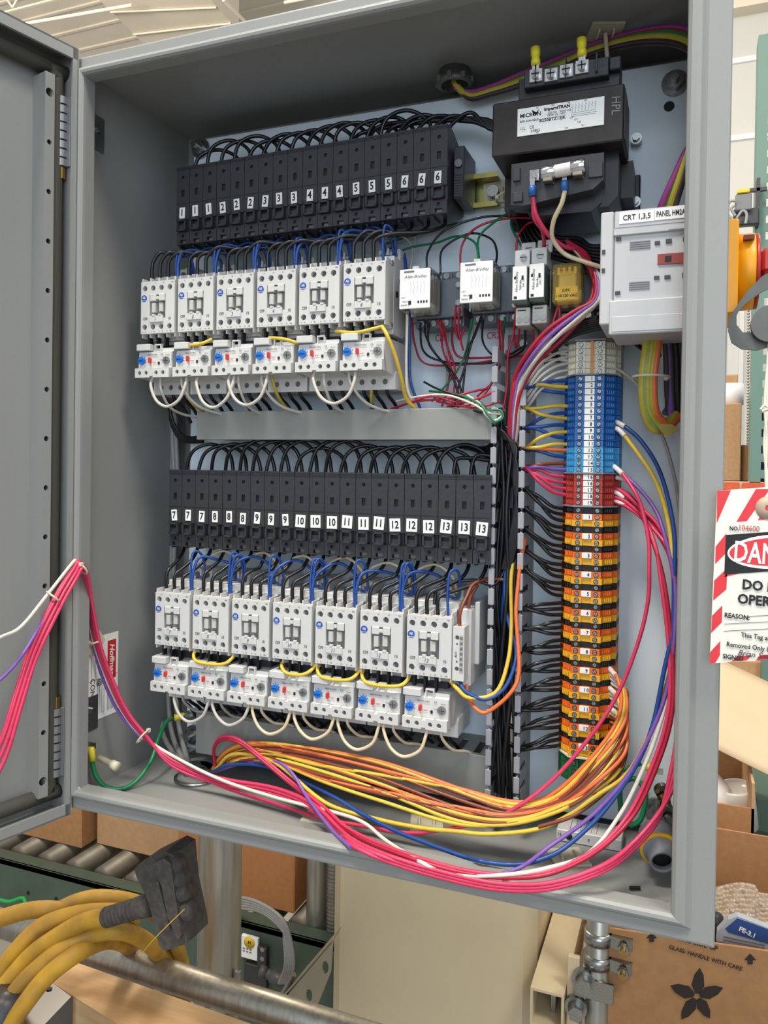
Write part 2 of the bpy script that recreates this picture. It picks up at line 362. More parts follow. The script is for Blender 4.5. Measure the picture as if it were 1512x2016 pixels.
# mounting panel
pn = thing('mounting_plate', (0, 0, 0), 'white painted steel back panel carrying all the devices', 'panel')
PX0, PX1, PZ0, PZ1, PY = .034, .604, .012, .764, .167
G().box((PX0, PY, PZ0), (PX1, PY+.0025, PZ1), .001).build('sheet', PANEL, pn)
for x, z, l in ((.046, .752, 'upper left'), (.590, .742, 'upper right'), (.046, .030, 'lower left'), (.586, .030, 'lower right')):
    n_ = thing('mounting_nut', (x, PY-.0002, z), f'large zinc nut with washer at the {l} corner of the white panel', 'nut')
    G().cyl((0, -.003, 0), (0, 0, 0), .0125, 20).build('washer', ZINC, n_); G().cyl((0, -.010, 0), (0, -.003, 0), .0085, 6).build('nut', ZINC, n_); G().cyl((0, -.018, 0), (0, -.01, 0), .004, 12).build('stud', ZINC, n_)
for u, v, t, s_, m in ((868, 666, 'CR1', .017, INKR), (971, 661, 'CR2', .017, INKR), (966, 713, 'LR', .009, INK)):
    p = at(u, v, y=PY-.0002); txt(t, s_*.62, m, pn, p, name='handwriting', sx=.75, shear=.1)
G().cyl((.585, PY-.0006, .721), (.585, PY+.0005, .721), .005, 14).build('hole', BLACK2, pn)

# ---------------------------------------------------------------- fuse holders
FW = .0178
def fuse_proto():
    t = thing('fuse_holder', (0, 0, 0), 'x', 'fuse holder'); w = FW*.485
    g = G().prism([(.0022, .0437), (.0022, -.0165), (.0035, -.032), (.0065, -.0437), (.034, -.0437), (.062, -.030), (.062, .028), (.040, .037), (.018, .0437)], 0, -w, w); g.build('body', BLACK, t)
    g = G().plate(rect(-w, -.0165, w, .0437), [circ(0, .0315, .0021, 10), rect(-.0021, .010, .0021, .0175)], 0, .0024)
    for k in range(3): g.box((-w, -.0006, .0395+k*.0013), (w, 0, .0402+k*.0013))
    g.box((-w, -.0006, .002), (w, .0, .0024)); g.build('front_plate', BLACK, t)
    g = G().box((-.0062, -.0035, -.0295), (-.0042, .003, -.0165)).box((.0042, -.0035, -.0295), (.0062, .003, -.0165)).box((-.0062, -.0035, -.0295), (.0062, .004, -.0275)).box((-.0062, -.0035, -.0185), (.0062, .004, -.0165)).box((-.0042, -.001, -.0275), (.0042, .003, -.0225)); g.build('fuse_drawer', BLACK, t)
    g = G().plate(rect(-w, -.0437, w, -.0298), [circ(0, -.0343, .0020, 10), rect(-.0038, -.0437+.0012, .0038, -.0385)], 0.001, .006); g.build('lower_plate', BLACK, t)
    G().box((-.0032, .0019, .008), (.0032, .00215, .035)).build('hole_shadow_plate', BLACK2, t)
    G().cyl((0, .004, -.0403), (0, .007, -.0403), .003, 10).build('terminal_screw', mat('screw_dim', '777776', .35, metal=.8), t)
    G().box((-w-.0003, .006, -.046), (-w+.002, .03, -.0425)).build('foot', BLACK, t)
    return t
fp = fuse_proto(); _first = [True]
LB = G().box((-.0036, -.0012, -.0062), (.0036, -.0002, .0062), .0002).mesh('number_label', LABEL)
LBW = G().box((-.0058, -.0012, -.0066), (.0058, -.0002, .0066), .0002).mesh('number_label', LABEL)
def place_fuse(x, z, num, k, row):
    lab = f'black fuse holder labelled {num}, {["left", "middle", "right"][k]} of the three with that number, {row} row'; gr = f'black fuse holders of the {row} row'
    if _first[0]: t = fp; t.location = (x, .095, z); t['label'] = words_for(lab); t['group'] = gr; _first[0] = False; kidlist(fp)
    else: t = dup(fp, None, (x, .095, z), lab, gr)
    if num == 7 and k == 1 or num > 9: pass
    w = num > 9; l = put('number_label', LBW if w else LB, t, (random.uniform(-.0008, .0008), 0, -.0082+random.uniform(-.0008, .0008)), (0, random.uniform(-.09, .09), 0))
    txt(str(num), .0108, INK, l, (0, -.00135, 0), name='number', bold=.00022, sx=.82)
    return t
for i in range(18): place_fuse(.0621+.01778*(i+.5), .6575+.0002*i, i//3+1, i % 3, 'upper')
for i in range(21): place_fuse(.0565+.01787*(i+.5), .3145, i//3+7, i % 3, 'lower')
def end_anchor(x, z, nm):
    t = thing('rail_end_anchor', (x, .112, z), nm, 'end anchor')
    g = G().box((0, 0, -.026), (.011, .045, .026), .0008); g.build('body', BLACK, t)
    for k in range(9): G().box((.0012, -.0008, -.024+k*.0026), (.0098, 0, -.0228+k*.0026)).build('ridge', BLACK, t)
    G().cyl((.0055, -.003, .008), (.0055, 0, .008), .004, 12).build('screw', mat('screw_dim', '777776'), t)
end_anchor(.3835, .662, 'black ribbed end anchor closing the upper fuse row')
def din_rail(x0, x1, z, nm, m=None, yf=.158):
    t = thing('din_rail', (0, 0, 0), nm, 'mounting rail')
    G().box((x0, yf, z-.0175), (x1, yf+.001, z-.0125)).box((x0, yf, z+.0125), (x1, yf+.001, z+.0175)).box((x0, yf+.001, z-.0135), (x1, PY, z-.0125)).box((x0, yf+.001, z+.0125), (x1, PY, z+.0135)).box((x0, PY-.001, z-.0135), (x1, PY-.0003, z+.0135)).build('rail', m or ZINC, t); return t
t = din_rail(.055, .420, .655, 'yellow zinc mounting rail sticking out right of the upper fuse row', YZINC, .150)
G().cyl((.4135, .155, .655), (.4135, .166, .655), .006, 12).build('rail_screw', ZINC, t)
din_rail(.05, .438, .3145, 'yellow zinc mounting rail behind the lower fuse row', YZINC, .160)
din_rail(.02, .345, .540, 'zinc mounting rail behind the upper contactors'); din_rail(.05, .43, .195, 'zinc mounting rail behind the lower contactors')
din_rail(.335, .53, .545, 'grey mounting rail behind the relay sockets', GREYD, .156)

# ---------------------------------------------------------------- contactors
HX = (.0052, .0163, .0274, .0385)
def contactor_proto():
    t = thing('contactor', (0, 0, 0), 'x', 'contactor'); E = .0452
    g = G().box((.0004, .006, -.0578), (E-.0004, .026, -.0004)).box((0, .024, -.0690), (E, .055, .011), .0008).box((.0015, .055, -.066), (E-.0015, .088, .008)); g.build('housing', WHITE, t)
    hs = [circ(x, -.0076, .0031, 14) for x in HX]+[circ(x, -.0508, .0031, 14) for x in HX]+[rect(.0118, -.0415, .0330, -.0150)]
    G().plate(rect(0, -.0582, E, 0), hs, 0, .0072).build('front_cover', WHITE, t)
    g = G()
    for x in (0, .0107, .0218, .0329, E-.0014):
        g.box((x, .002, 0), (x+.0014, .024, .0042))
    g.box((0, .018, 0), (E, .024, .0055)); g.build('upper_barrier', WHITE, t); g = G()
    for x in (0, .0107, .0218, .0329, E-.0014): g.box((x, .002, -.0625), (x+.0014, .024, -.0582))
    g.box((0, .018, -.0640), (E, .024, -.0582)); g.build('lower_barrier', WHITE, t)
    for z in (-.0076, -.0508):
        for x in HX:
            s = G().cyl((x, .0048, z), (x, .0062, z), .0030, 12).build('terminal_screw', mat('screw_grey', '707173', .4, metal=.6), t)  # grey darkened, shade of the recessed holes put into the colour
    g = G().box((.0128, -.0012, -.0225), (.0205, .006, -.0148), .0006).box((.0245, -.0012, -.0225), (.0322, .006, -.0148), .0006).box((.0200, .0000, -.0205), (.025, .006, -.0168), .0003); g.build('latch_bracket', WHITE, t)
    G().box((.0125, .0045, -.0405), (.0322, .0062, -.0228)).build('window_recess', mat('recess_grey', '77787A', .6), t)
    g = G().box((.0146, -.0002, -.0350), (.0196, .005, -.0240), .0004); g.build('slider', WHITE2, t)
    g = G().box((.0236, .0006, -.0340), (.0290, .005, -.0240), .0004); g.build('slider', WHITE2, t)
    g = G().box((.0125, -.0018, -.0462), (.0305, .001, -.0390), .0005).box((.0165, -.0022, -.0392), (.020, .001, -.0372)).box((.0250, -.0022, -.0392), (.0285, .001, -.0372)); g.build('marker_tag', WHITE, t)
    e = G().cyl((.0044, -.0004, -.0185), (.0044, .0001, -.0185), .0036, 18).build('emblem', BLUE, t)
    txt('AB', .0040, LABEL, e, (.0044, -.0006, -.0182), sx=.8); G().box((.001, -.0006, -.0212), (.0078, -.0005, -.0209)).build('emblem_bar', LABEL, e)
    txt('C09', .0042, INKG, t, (.0062, -.0002, -.0415), sx=.8, bold=.00008); txt('10', .0042, INKG, t, (.0385, -.0002, -.0425), sx=.9, bold=.00008)
    for n_, x in (('L1', .0085), ('L2', .0195), ('L3', .0305), ('NO', .0420)): txt(n_, .0017, INKG, t, (x, -.0002, -.0022))
    for n_, x in (('2', .0030), ('T1', .0068), ('4', .0140), ('T2', .0180), ('6', .0250), ('T3', .0295), ('14', .0355), ('NO', .0405)): txt(n_, .0016, INKG, t, (x, -.0002, -.0562))
    c = G().box((.020, .044, .009), (.0442, .075, .0235), .0008).box((.031, .040, .010), (.033, .044, .0235)).build('coil_terminal', WHITE, t)
    for x in (.0255, .0385): G().cyl((x, .0425, .0165), (x, .0445, .0165), .0032, 12).build('coil_screw', mat('screw_grey', '8A8B8C'), c)
    txt('A1 A2', .0028, INK, c, (.032, .0435, .0215)); G().box((.0225, .0436, .0118), (.0295, .0439, .0128)).build('coil_print', INK, c)
    g = G()
    for x in HX[:3]: g.box((x-.0012, .008, -.0765), (x+.0012, .014, -.058))
    g.build('connecting_pin', BLACK2, t)
    g = G().box((.0046, .022, -.083), (.036, .06, -.068)); g.build('link_block', BLACK, t)
    g = G().box((E, .030, -.030), (E+.0004, .036, -.024)).box((E, .045, -.040), (E+.0004, .049, -.030)).box((E, .040, -.015), (E+.0004, .043, -.010)); g.build('side_slot', BLACK2, t)
    return t
cp = contactor_proto(); _c = [True]
UPC = [(.0329+.0498*k, .5683+(0 if k < 5 else .0005)) for k in range(6)]; LOC = [(.0572+.0497*k, .2210-.0001*k) for k in range(7)]
def place_c(x, z, n, row):
    lab = f'white four-pole contactor with handwritten {n} on its tag, {row} row'; gr = f'white contactors of the {row} row'
    if _c[0]: t = cp; t.location = (x, .072, z); t['label'] = words_for(lab); t['group'] = gr; _c[0] = False; kidlist(cp)
    else: t = dup(cp, None, (x, .072, z), lab, gr)
    txt(str(n), .0055, INKG, t, (.0205, -.0020, -.0428), name='handwriting', shear=.25, sx=.9)
    return t
for k, (x, z) in enumerate(UPC): place_c(x, z, k+1, 'upper')
for k, (x, z) in enumerate(LOC): place_c(x, z, k+7, 'lower')

# ---------------------------------------------------------------- overload relays
def overload_proto():
    t = thing('overload_relay', (0, 0, 0), 'x', 'overload relay'); E = .0455; OX = (.0060, .0150, .0285, .0375)
    g = G().prism([(.0025, 0), (.0012, -.0185), (.0, -.0195), (0, -.029), (.012, -.029), (.03, -.031), (.075, -.031), (.075, .005), (.012, .005)], 0, .0004, E-.0004); g.build('body', WHITE, t)
    hs = [circ(x, -.0238, .0023, 12) for x in OX]
    g = G().plate([(0, -.029), (.0195, -.029), (.0195, -.0275), (.024, -.0275), (.024, -.029), (E, -.029), (E, -.0185), (.0335, -.0185), (.0335, -.0198), (.0325, -.0198), (.0325, -.0185), (.024, -.0185), (.024, -.0205), (.0195, -.0205), (.0195, -.0185), (0.0108, -.0185), (.0108, -.0198), (.0098, -.0198), (.0098, -.0185), (0, -.0185)], hs, -.0045, .001); g.build('terminal_plate', WHITE, t)
    for x in OX: G().cyl((x, -.0012, -.0238), (x, .0, -.0238), .0022, 10).build('terminal_screw', mat('screw_grey', '8A8B8C'), t)
    g = G().box((-.0005, -.002, .0015), (.0178, .018, .0088), .0006); g.build('flag_tab', WHITE, t)
    g = G().box((.0215, .002, .0), (.0225, .006, .0085)).box((.029, .002, .0), (.030, .006, .0085)).box((.0215, .002, .0075), (.030, .006, .0088)).box((.020, .005, .0), (.045, .020, .0045)); g.build('top_latch', WHITE, t)
    G().prism([(.0018, .0002), (.0006, -.0183), (.0014, -.0183), (.0026, .0002)], 0, .001, E-.001).build('control_face', WHITE, t)
    dl = G().cyl((.0062, -.0022, -.0095), (.0062, .001, -.0095), .0041, 20).build('current_dial', DIAL, t); G().box((.0032, -.0027, -.0101), (.0092, -.0021, -.0090)).build('dial_slot', mat('dial_dark', '0E3F80', .4), dl)
    for k in range(7): a = -1.9+k*.63; G().box((.0062+math.sin(a)*.0052-.0002, .0002, -.0095+math.cos(a)*.0052-.0005), (.0062+math.sin(a)*.0052+.0002, .0009, -.0095+math.cos(a)*.0052+.0005)).build('dial_tick', INK, t)
    G().box((.0160, -.0030, -.0125), (.0185, .001, -.0065), .0004).build('reset_button', RED, t)
    G().box((.0275, -.0001, -.0142), (.0295, .001, -.0112)).build('test_slot', INK, t)
    sd = G().cyl((.0388, -.0014, -.0100), (.0388, .001, -.0100), .0042, 18).build('adjuster_screw', mat('screw_mid', '9A9B9A', .35, metal=.7), t)
    G().box((.0358, -.0020, -.0102), (.0418, -.0013, -.0098)).box((.0386, -.0020, -.0130), (.0390, -.0013, -.0070)).build('cross_slot', mat('slot_dark', '3A3A3C'), sd)
    txt('Allen-Bradley', .0024, INKG, t, (.020, .0004, -.0030)); txt('EA', .0026, INKG, t, (.0325, .0004, -.0030)); txt('Manual', .0018, INKG, t, (.0402, .0004, -.0040))
    txt('RESET', .0016, INKR, t, (.0225, -.0001, -.0118)); txt('Trip', .0022, INKG, t, (.0325, -.0001, -.0095)); txt('0', .0018, INKR, t, (.0172, -.0001, -.0148))
    g = G().box((-.001, .034, -.0450), (E+.0012, .078, -.0262), .0006)
    low = g.build('load_terminal_block', WHITE, t)
    G().plate(rect(-.001, -.045, E+.0012, -.029), [circ(x, -.0368, .0030, 14) for x in (.0095, .0225, .0355)], .031, .0342).build('terminal_cover', WHITE, low)
    for x in (.0095, .0225, .0355): G().cyl((x, .0328, -.0368), (x, .034, -.0368), .0029, 12).build('load_screw', mat('screw_grey', '8A8B8C'), low)
    return t
op = overload_proto(); _o = [True]
def place_o(x, z, n, row):
    lab = f'white overload relay with blue dial below contactor {n}, {row} row'; gr = f'overload relays of the {row} row'
    if _o[0]: t = op; t.location = (x, .072, z); t['label'] = words_for(lab); t['group'] = gr; _o[0] = False; kidlist(op)
    else: t = dup(op, None, (x, .072, z), lab, gr)
    return t
UPO = [(x-.0038+.0006*k, .4895) for k, (x, z) in enumerate(UPC)]; LOO = [(x-.0022, .1405) for x, z in LOC]
for k, (x, z) in enumerate(UPO): place_o(x, z, k+1, 'upper')
for k, (x, z) in enumerate(LOO): place_o(x, z, k+7, 'lower')
# auxiliary contact on the side of contactor 13
x, z = LOC[6]; x += .0458
ax = thing('auxiliary_contact', (x, .074, z), 'narrow side mounted auxiliary contact block right of contactor 13', 'contact block')
G().plate(rect(0, -.060, .0115, -.008), [circ(.0045, -.0185, .0022, 12), circ(.0045, -.0485, .0022, 12)], 0, .005).build('front_cover', WHITE, ax)
G().box((.0002, .005, -.0598), (.0113, .03, -.0082)).box((0.0002, .018, -.069), (.0135, .08, .006), .0008).box((.0135, .03, -.05), (.0185, .08, .012), .0008).build('body', WHITE, ax)
for z_ in (-.0185, -.0485): G().cyl((.0045, .003, z_), (.0045, .005, z_), .0021, 10).build('terminal_screw', mat('screw_grey', '8A8B8C'), ax)
txt('A11', .0036, INK, ax, (.0035, -.0002, -.0345), (PI/2, -PI/2, 0)); G().box((.0070, -.0003, -.052), (.0105, 0, -.016)).build('print_panel', mat('print_grey', 'A7A7A2', .6), ax)
for k in range(7): G().box((.0075, -.0005, -.050+k*.005), (.010, -.0003, -.0475+k*.005)).build('print_line', INKG, ax)
for z_ in (-.025, -.042): G().prism([(.0035, z_), (.0055, z_), (.0045, z_+.0018)], 1, -.0003, 0).build('arrow_mark', INK, ax)

# ---------------------------------------------------------------- wire ducts
def duct_v():
    t = thing('wire_duct', (0, 0, 0), 'vertical grey slotted wire duct left of the terminal strip, packed with wires', 'wire duct')
    G().box((.432, PY-.0015, .018), (.4605, PY, .488)).build('back', PAINT2, t)
    for x, z1, s_ in ((.4318, .4865, -1), (.4592, .4635, 1)):
        G().box((x, PY-.022, .018), (x+.0016, PY-.001, z1)).build('base_strip', PAINT2, t)
    fl = G().prism([(.100, .0016), (.1015, 0), (.1045, .0), (.1095, .0024), (.147, .0024), (.147, .0156), (.1095, .0156), (.1045, .018), (.1015, .018), (.100, .0165)], 0, 0, .0015); fl.box((-.0022, .0990, .0012), (.0036, .1004, .0168), .0004)
    me = fl.mesh('finger', mat('duct_finger', '9A9CA3', .5))
    for x, z1 in ((.4312, .4865), (.4592, .4635)):
        k = 0
        while z1-.0197*(k+1) > .012: put('finger', me, t, (x, 0, z1-.0197*(k+1))); k += 1
duct_v()
t = thing('wire_duct', (0, 0, 0), 'horizontal grey wire duct with plain cover between the two device groups', 'wire duct')
G().box((.0868, .1035, .3925), (.4292, .106, .4245), .0008).build('cover', PAINT2, t)
G().box((.0868, .106, .4225), (.4292, .109, .4245)).box((.0868, .106, .3925), (.4292, .109, .3945)).build('cover_lip', PAINT2, t)
G().box((.088, PY-.002, .394), (.428, PY, .423)).build('back', PAINT2, t)
fm = G().box((0, .108, 0), (.0125, .160, .0015)).mesh('finger', PAINT2)
for k in range(17): put('finger', fm, t, (.090+k*.02, 0, .421)); put('finger', fm, t, (.090+k*.02, 0, .3945))
t = thing('wire_duct', (0, 0, 0), 'horizontal grey slotted wire duct along the bottom of the panel', 'wire duct')
G().box((.088, .1075, .033), (.431, .110, .0795), .0008).build('cover', PAINT2, t)
G().box((.088, .110, .0335), (.431, PY, .035)).box((.088, PY-.002, .033), (.431, PY, .079)).box((.088, .110, .0345), (.0895, PY, .0795)).build('tray', PAINT2, t)
fm = G().box((0, .109, 0), (.0120, .150, .0015)).mesh('finger', PAINT2)
for k in range(18): put('finger', fm, t, (.0885+k*.0195, 0, .078))
G().box((.0885, .150, .078), (.431, PY, .0795)).box((.0885, .109, .078), (.431, .114, .0795)).build('top_rim', PAINT2, t)

# ---------------------------------------------------------------- terminal strip
TX = .5207; TYF = .112
TCOL = dict(bei=mat('terminal_beige', 'DEDAC6', .5), blu=mat('terminal_blue', '1C5FA8', .45), lbl=mat('terminal_light_blue', '3C94CE', .45), red=mat('terminal_red', 'A83228', .45), blk=mat('terminal_black', '1D1C1E', .5), ora=mat('terminal_orange', 'E0671C', .45), yel=mat('terminal_yellow', 'E3A81C', .45), grn=mat('terminal_green', '1F6B3E', .45))
SCM = mat('screw_silver', 'A9ABAA', .3, metal=.9)
_tb = {}
def tblock(z, h, c, num, label, group):
    key = (c, round(h, 5)); hh = h*.95
    t = thing('terminal_block', (TX, TYF, z), label, 'terminal block', group)
    if key not in _tb:
        e = dict(blk=.0020, ora=.0, yel=-.0008).get(c, 0); pw = .0132 if c != 'yel' else .0142
        g = G().prism([(-pw, e), (-.0045, e), (-.0045, e+.002), (.0045, e+.002), (.0045, e), (pw, e), (pw+.0012, e+.006), (.0225, .0135+e), (.0225, .019), (.0262, .021), (.0262, .054), (-.0262, .054), (-.0262, .021), (-.0225, .019), (-.0225, .0135+e), (-pw-.0012, e+.006)], 2, 0, hh)
        b = g.mesh('body', TCOL[c])
        r = G().cyl((0, -.0006, 0), (0, .0002, 0), .0023, 12).mesh('screw_well', BLACK2 if c != 'bei' else INKG)
        s_ = G().cyl((0, -.0009, 0), (0, .0, 0), .0018, 12).mesh('screw', SCM); q = G().box((-.0018, -.0011, -.0002), (.0018, -.0008, .0002)).mesh('screw_slot', INK)
        w = G()
        for k in range(4):
            for sx in (-1, 1): x_ = pw+.0024+k*.0017; y_ = e+.006+(x_-pw-.0012)/(.0225-pw-.0012)*.0075-.0002; w.box((sx*x_-.0005, y_-.0006, hh*.22), (sx*x_+.0005, y_+.0006, hh*.78))
        _tb[key] = (b, r, s_, q, w.mesh('grip_ridges', TCOL[c]), e)
    b, r, s_, q, w, e = _tb[key]
    put('body', b, t); o = put('grip_ridges', w, t); o['kind'] = 'stuff'
    for sx in (-1, 1):
        x_ = sx*.0088; put('screw_well', r, t, (x_, e, hh/2)); a_ = put('screw', s_, t, (x_, e, hh/2)); put('screw_slot', q, a_, (0, 0, 0), (0, random.uniform(-1.4, 1.4), 0))
    if num is not None:
        mk = G().box((-.0045, -.0008, .0002), (.0045, .0015, hh-.0002), .0002).build('marker_tag', LABEL, t)
        txt(str(num), .0048, INK, mk, (.0018, -.001, hh/2), name='number', sx=.85, bold=.0001, sp=1.3)
    return t
BZ = {}
def run(z1, z0, items):
    h = (z1-z0)/len(items)
    for k, (c, n_, lab, gr) in enumerate(items): z = z1-(k+1)*h; tblock(z, h, c, n_, lab, gr); BZ[lab] = z+h/2
    return h
def tplate(z, m, nm, w=.0245): o = G().prism([(-w, .014), (-.014, -.002), (.014, -.002), (w, .014), (w, .054), (-w, .054)], 2, 0, .0013).build('end_plate', m); o.location = (TX, TYF, z); tag(o, nm, 'end plate')
run(.4865, .4547, [('bei', None, f'beige terminal block, {NTH[k]} from the top of the strip', 'beige terminal blocks') for k in range(5)])
G().box((TX+.0005, TYF-.0012, .4560), (TX+.0028, TYF+.001, .4865)).build('jumper_bar', mat('jumper_orange', 'D98A2E', .4)); tag(bpy.data.objects['jumper_bar'], 'thin orange jumper bar down the middle of the beige terminal blocks', 'jumper')
run(.4542, .3617, [('blu' if k < 11 else 'lbl', k+1, f'{"blue" if k < 11 else "light blue"} terminal block with marker {k+1}', 'blue terminal blocks') for k in range(15)])
run(.3608, .3306, [('red', (16, 16, 17, 18, 19)[k], f'red terminal block, {NTH[k]} from the top of the five red ones', 'red terminal blocks') for k in range(5)])
it = []
for n_ in range(1, 14): it += [('blk', None, f'black terminal block just above orange marker {n_}', 'black terminal blocks'), ('ora', n_, f'orange terminal block with white marker {n_}', 'orange terminal blocks'), ('yel', None, f'yellow terminal block just below orange marker {n_}', 'yellow terminal blocks')]
hb = run(.3292, .0917, it)
run(.0885, .0650, [('grn', None, f'green ground terminal block, {["upper", "middle", "lowest"][k]} of the three', 'green terminal blocks') for k in range(3)])
tplate(.4545, GREYD, 'grey end plate between beige and blue terminal blocks'); tplate(.3609, GREYD, 'grey end plate between blue and red terminal blocks', .0262)
tplate(.3293, GREYD, 'grey end plate between red and black terminal blocks', .026); tplate(.0897, mat('terminal_beige', 'CFCBB4'), 'beige end plate above the green ground terminals', .025); tplate(.4868, GREYD, 'grey end plate on top of the terminal strip', .027)
o = G().box((TX-.012, .118, .054), (TX+.012, .150, .0645), .001).build('end_stop', BLACK); tag(o, 'black end stop under the green ground terminals', 'end stop')
t = thing('strip_rail', (0, 0, 0), 'vertical zinc mounting rail behind the terminal strip', 'mounting rail')
G().box((TX-.0175, .1665, .046), (TX+.0175, PY-.0003, .494)).build('rail', ZINC, t); G().box((TX+.006, .150, .490), (TX+.012, .156, .4965)).build('brass_screw', BRASS, t)

# ---------------------------------------------------------------- transformer
tr = thing('control_transformer', (0, 0, 0), 'black control transformer with white label, bolted to upper right of the panel', 'transformer')
CORE = mat('core_black', '2A2523', .42, metal=.2, grain=.3, bump=.15, scale=60)
g = G().box((.436, .056, .6495), (.5515, .112, .6985), .0012); core = g.build('laminated_core', CORE, tr)
for k in range(9): G().box((.5512, .060+k*.0056, .652), (.5522, .0636+k*.0056, .696)).build('lamination', CORE, core)
COIL = mat('coil_black', '1B1B1F', .3)
g = G().prism([(.455, .700), (.463, .606), (.472, .598), (.523, .597), (.532, .604), (.537, .700)], 1, .075, .140); g.build('coil', COIL, tr)
g = G().prism([(.470, .606), (.470, .652), (.546, .652), (.546, .610), (.538, .601), (.480, .600)], 1, .078, .150); g.build('coil_cover', COIL, tr)
for x0 in (.436, .536):
    g = G().box((x0, .112, .618), (x0+.020, .160, .652)).box((x0-.002 if x0 < .5 else x0+.006, .158, .612), (x0+.014 if x0 < .5 else x0+.024, PY, .655), .001); g.build('mounting_foot', CORE, tr)
for x, z in ((.5555, .628), (.5555, .690)):
    b = G().cyl((x, .156, z), (x, .160, z), .0055, 18).build('mounting_bolt', ZINC, tr); G().cyl((x, .152, z), (x, .156, z), .0036, 6).build('hex_nut', ZINC, b)
# top terminals
ut = G().box((.462, .068, .7135), (.537, .092, .7300), .0008).box((.455, .078, .700), (.546, .100, .728), .001).box((.537, .070, .7185), (.547, .082, .7300), .001).build('upper_terminal_board', BLACK, tr)
for k, (u, v) in enumerate(((1055, 148), (1085, 147), (1115, 139), (1146, 131))):
    p = at(u, v, y=.066); G().box((p.x-.0060, .0655, p.z-.0060), (p.x+.0060, .0685, p.z+.0058), .0004).build('terminal_plate', CHROME, tr)
    s_ = G().cyl((p.x, .0625, p.z), (p.x, .0655, p.z), .0040, 14).build('terminal_screw', ZINC, tr); G().box((p.x-.0035, .0621, p.z-.0005), (p.x+.0035, .0626, p.z+.0005)).box((p.x-.0005, .0621, p.z-.0035), (p.x+.0005, .0626, p.z+.0035)).build('screw_slot', INK, s_)
    if k in (0, 3):
        r_ = thing('ring_lug', (0, 0, 0), f'yellow crimp lug on the {"left" if k == 0 else "right"} upper transformer terminal', 'crimp lug', None)
        G().box((p.x-.0030, .0640, p.z+.003), (p.x+.0030, .0648, p.z+.010)).build('tongue', CHROME, r_); G().lathe([(0, 0), (.0042, 0), (.0042, .005), (.0034, .007), (.0042, .010), (.0044, .0165), (0, .0165)], (p.x-.0002, .0655, p.z+.0085), (-.05, .08, 1)).build('sleeve', mat('sleeve_yellow', 'D8C832', .35), r_)
for x in (.4725, .4992, .5262): G().box((x, .064, .7165), (x+.0012, .070, .7325)).build('barrier', BLACK, tr)
# lower fuse block
lt = G().prism([(.4535, .6055), (.4535, .6425), (.5350, .6425), (.5350, .6190), (.5260, .6115), (.4640, .6035)], 1, .060, .082).build('lower_terminal_board', BLACK, tr)
G().box((.4555, .0575, .607), (.4645, .061, .616), .0005).box((.522, .0575, .621), (.5345, .061, .634), .0005).box((.4555, .0575, .626), (.462, .061, .638), .0005).build('board_boss', BLACK, lt)
p = at(1052, 345, y=.057); G().box((p.x-.0045, .0570, p.z-.0050), (p.x+.0045, .0590, p.z+.0050), .0003).build('terminal_plate', CHROME, tr); G().cyl((p.x, .0540, p.z), (p.x, .0570, p.z), .0036, 14).build('terminal_screw', ZINC, tr)
fz = thing('glass_fuse', (0, 0, 0), 'silver capped cylindrical fuse clipped on the lower transformer block', 'fuse')
a, b = at(1066, 343, y=.052), at(1152, 326, y=.052)
ax_ = (b-a).normalized(); L = (b-a).length
G().lathe([(0, 0), (.0058, 0), (.0062, .0008), (.0062, .0115), (.0058, .012)], a, ax_, 24).build('end_cap', CHROME, fz); G().lathe([(.0058, L-.012), (.0062, L-.0115), (.0062, L-.0008), (.0058, L), (0, L)], a, ax_, 24).build('end_cap', CHROME, fz)
G().lathe([(.0056, .0118), (.0056, L-.0118)], a, ax_, 24).build('fuse_body', mat('fuse_white', 'D8D0CC', .4), fz)
for q in (.006, L-.006): p = a+ax_*q; G().box((p.x-.0045, .0475, p.z-.0085), (p.x+.0045, .062, p.z-.0045), .0006).box((p.x-.0045, .056, p.z-.0085), (p.x+.0045, .0575, p.z+.0072)).build('clip', mat('clip_metal', 'A39C8C', .3, metal=.9), fz)
lb = thing('transformer_label', (0, 0, 0), 'white printed rating label on the front of the black transformer', 'label')
def onp(u, v, y): return at(u, v, y=y)
Y = .0552; a = at(1019, 216, y=Y); b = at(1190, 188, y=Y); c = at(1191, 243, y=Y); d_ = at(1019, 271, y=Y)
lx0, lx1, lz0, lz1 = a.x, b.x, d_.z+.0008, a.z+.0004
G().box((lx0, Y, lz0), (lx1, .0558, lz1), .0002).build('sheet', LABEL, lb)
lw, lh = lx1-lx0, lz1-lz0
def lt_(t_, fx, fz_, s_, al='LEFT', b_=0): txt(t_, s_, INK, lb, (lx0+fx*lw, Y-.0001, lz0+fz_*lh), bold=b_, align=al)
lt_('MICRON', .03, .72, .0048, b_=.0001); lt_('800 664-4560', .03, .52, .0030); lt_('ImperviTRAN', .315, .84, .0040, b_=.00015); lt_('250 VA   50/60 HZ', .36, .69, .0026); lt_('TEMP CL 105C', .35, .60, .0026); lt_('B250BTZ13JK', .26, .46, .0040, b_=.0001)
lt_('UL', .035, .26, .0040); lt_('CE', .145, .27, .0036); lt_('24802', .16, .13, .0034); lt_('X2', .22, .05, .0022); lt_('X1', .75, .08, .0022); lt_('XF', .56, .06, .0022); lt_('H1', .22, .94, .0022); lt_('H2', .40, .95, .0022); lt_('H3', .58, .95, .0022); lt_('H4', .77, .95, .0022)
lt_('120', .70, .22, .0022); lt_('110', .66, .32, .0022); lt_('115', .61, .40, .0022)
G().cyl((lx0+.045*lw, Y-.0002, lz0+.26*lh), (lx0+.045*lw, Y-.0001, lz0+.26*lh), .0028, 16).build('mark', LABEL, lb)
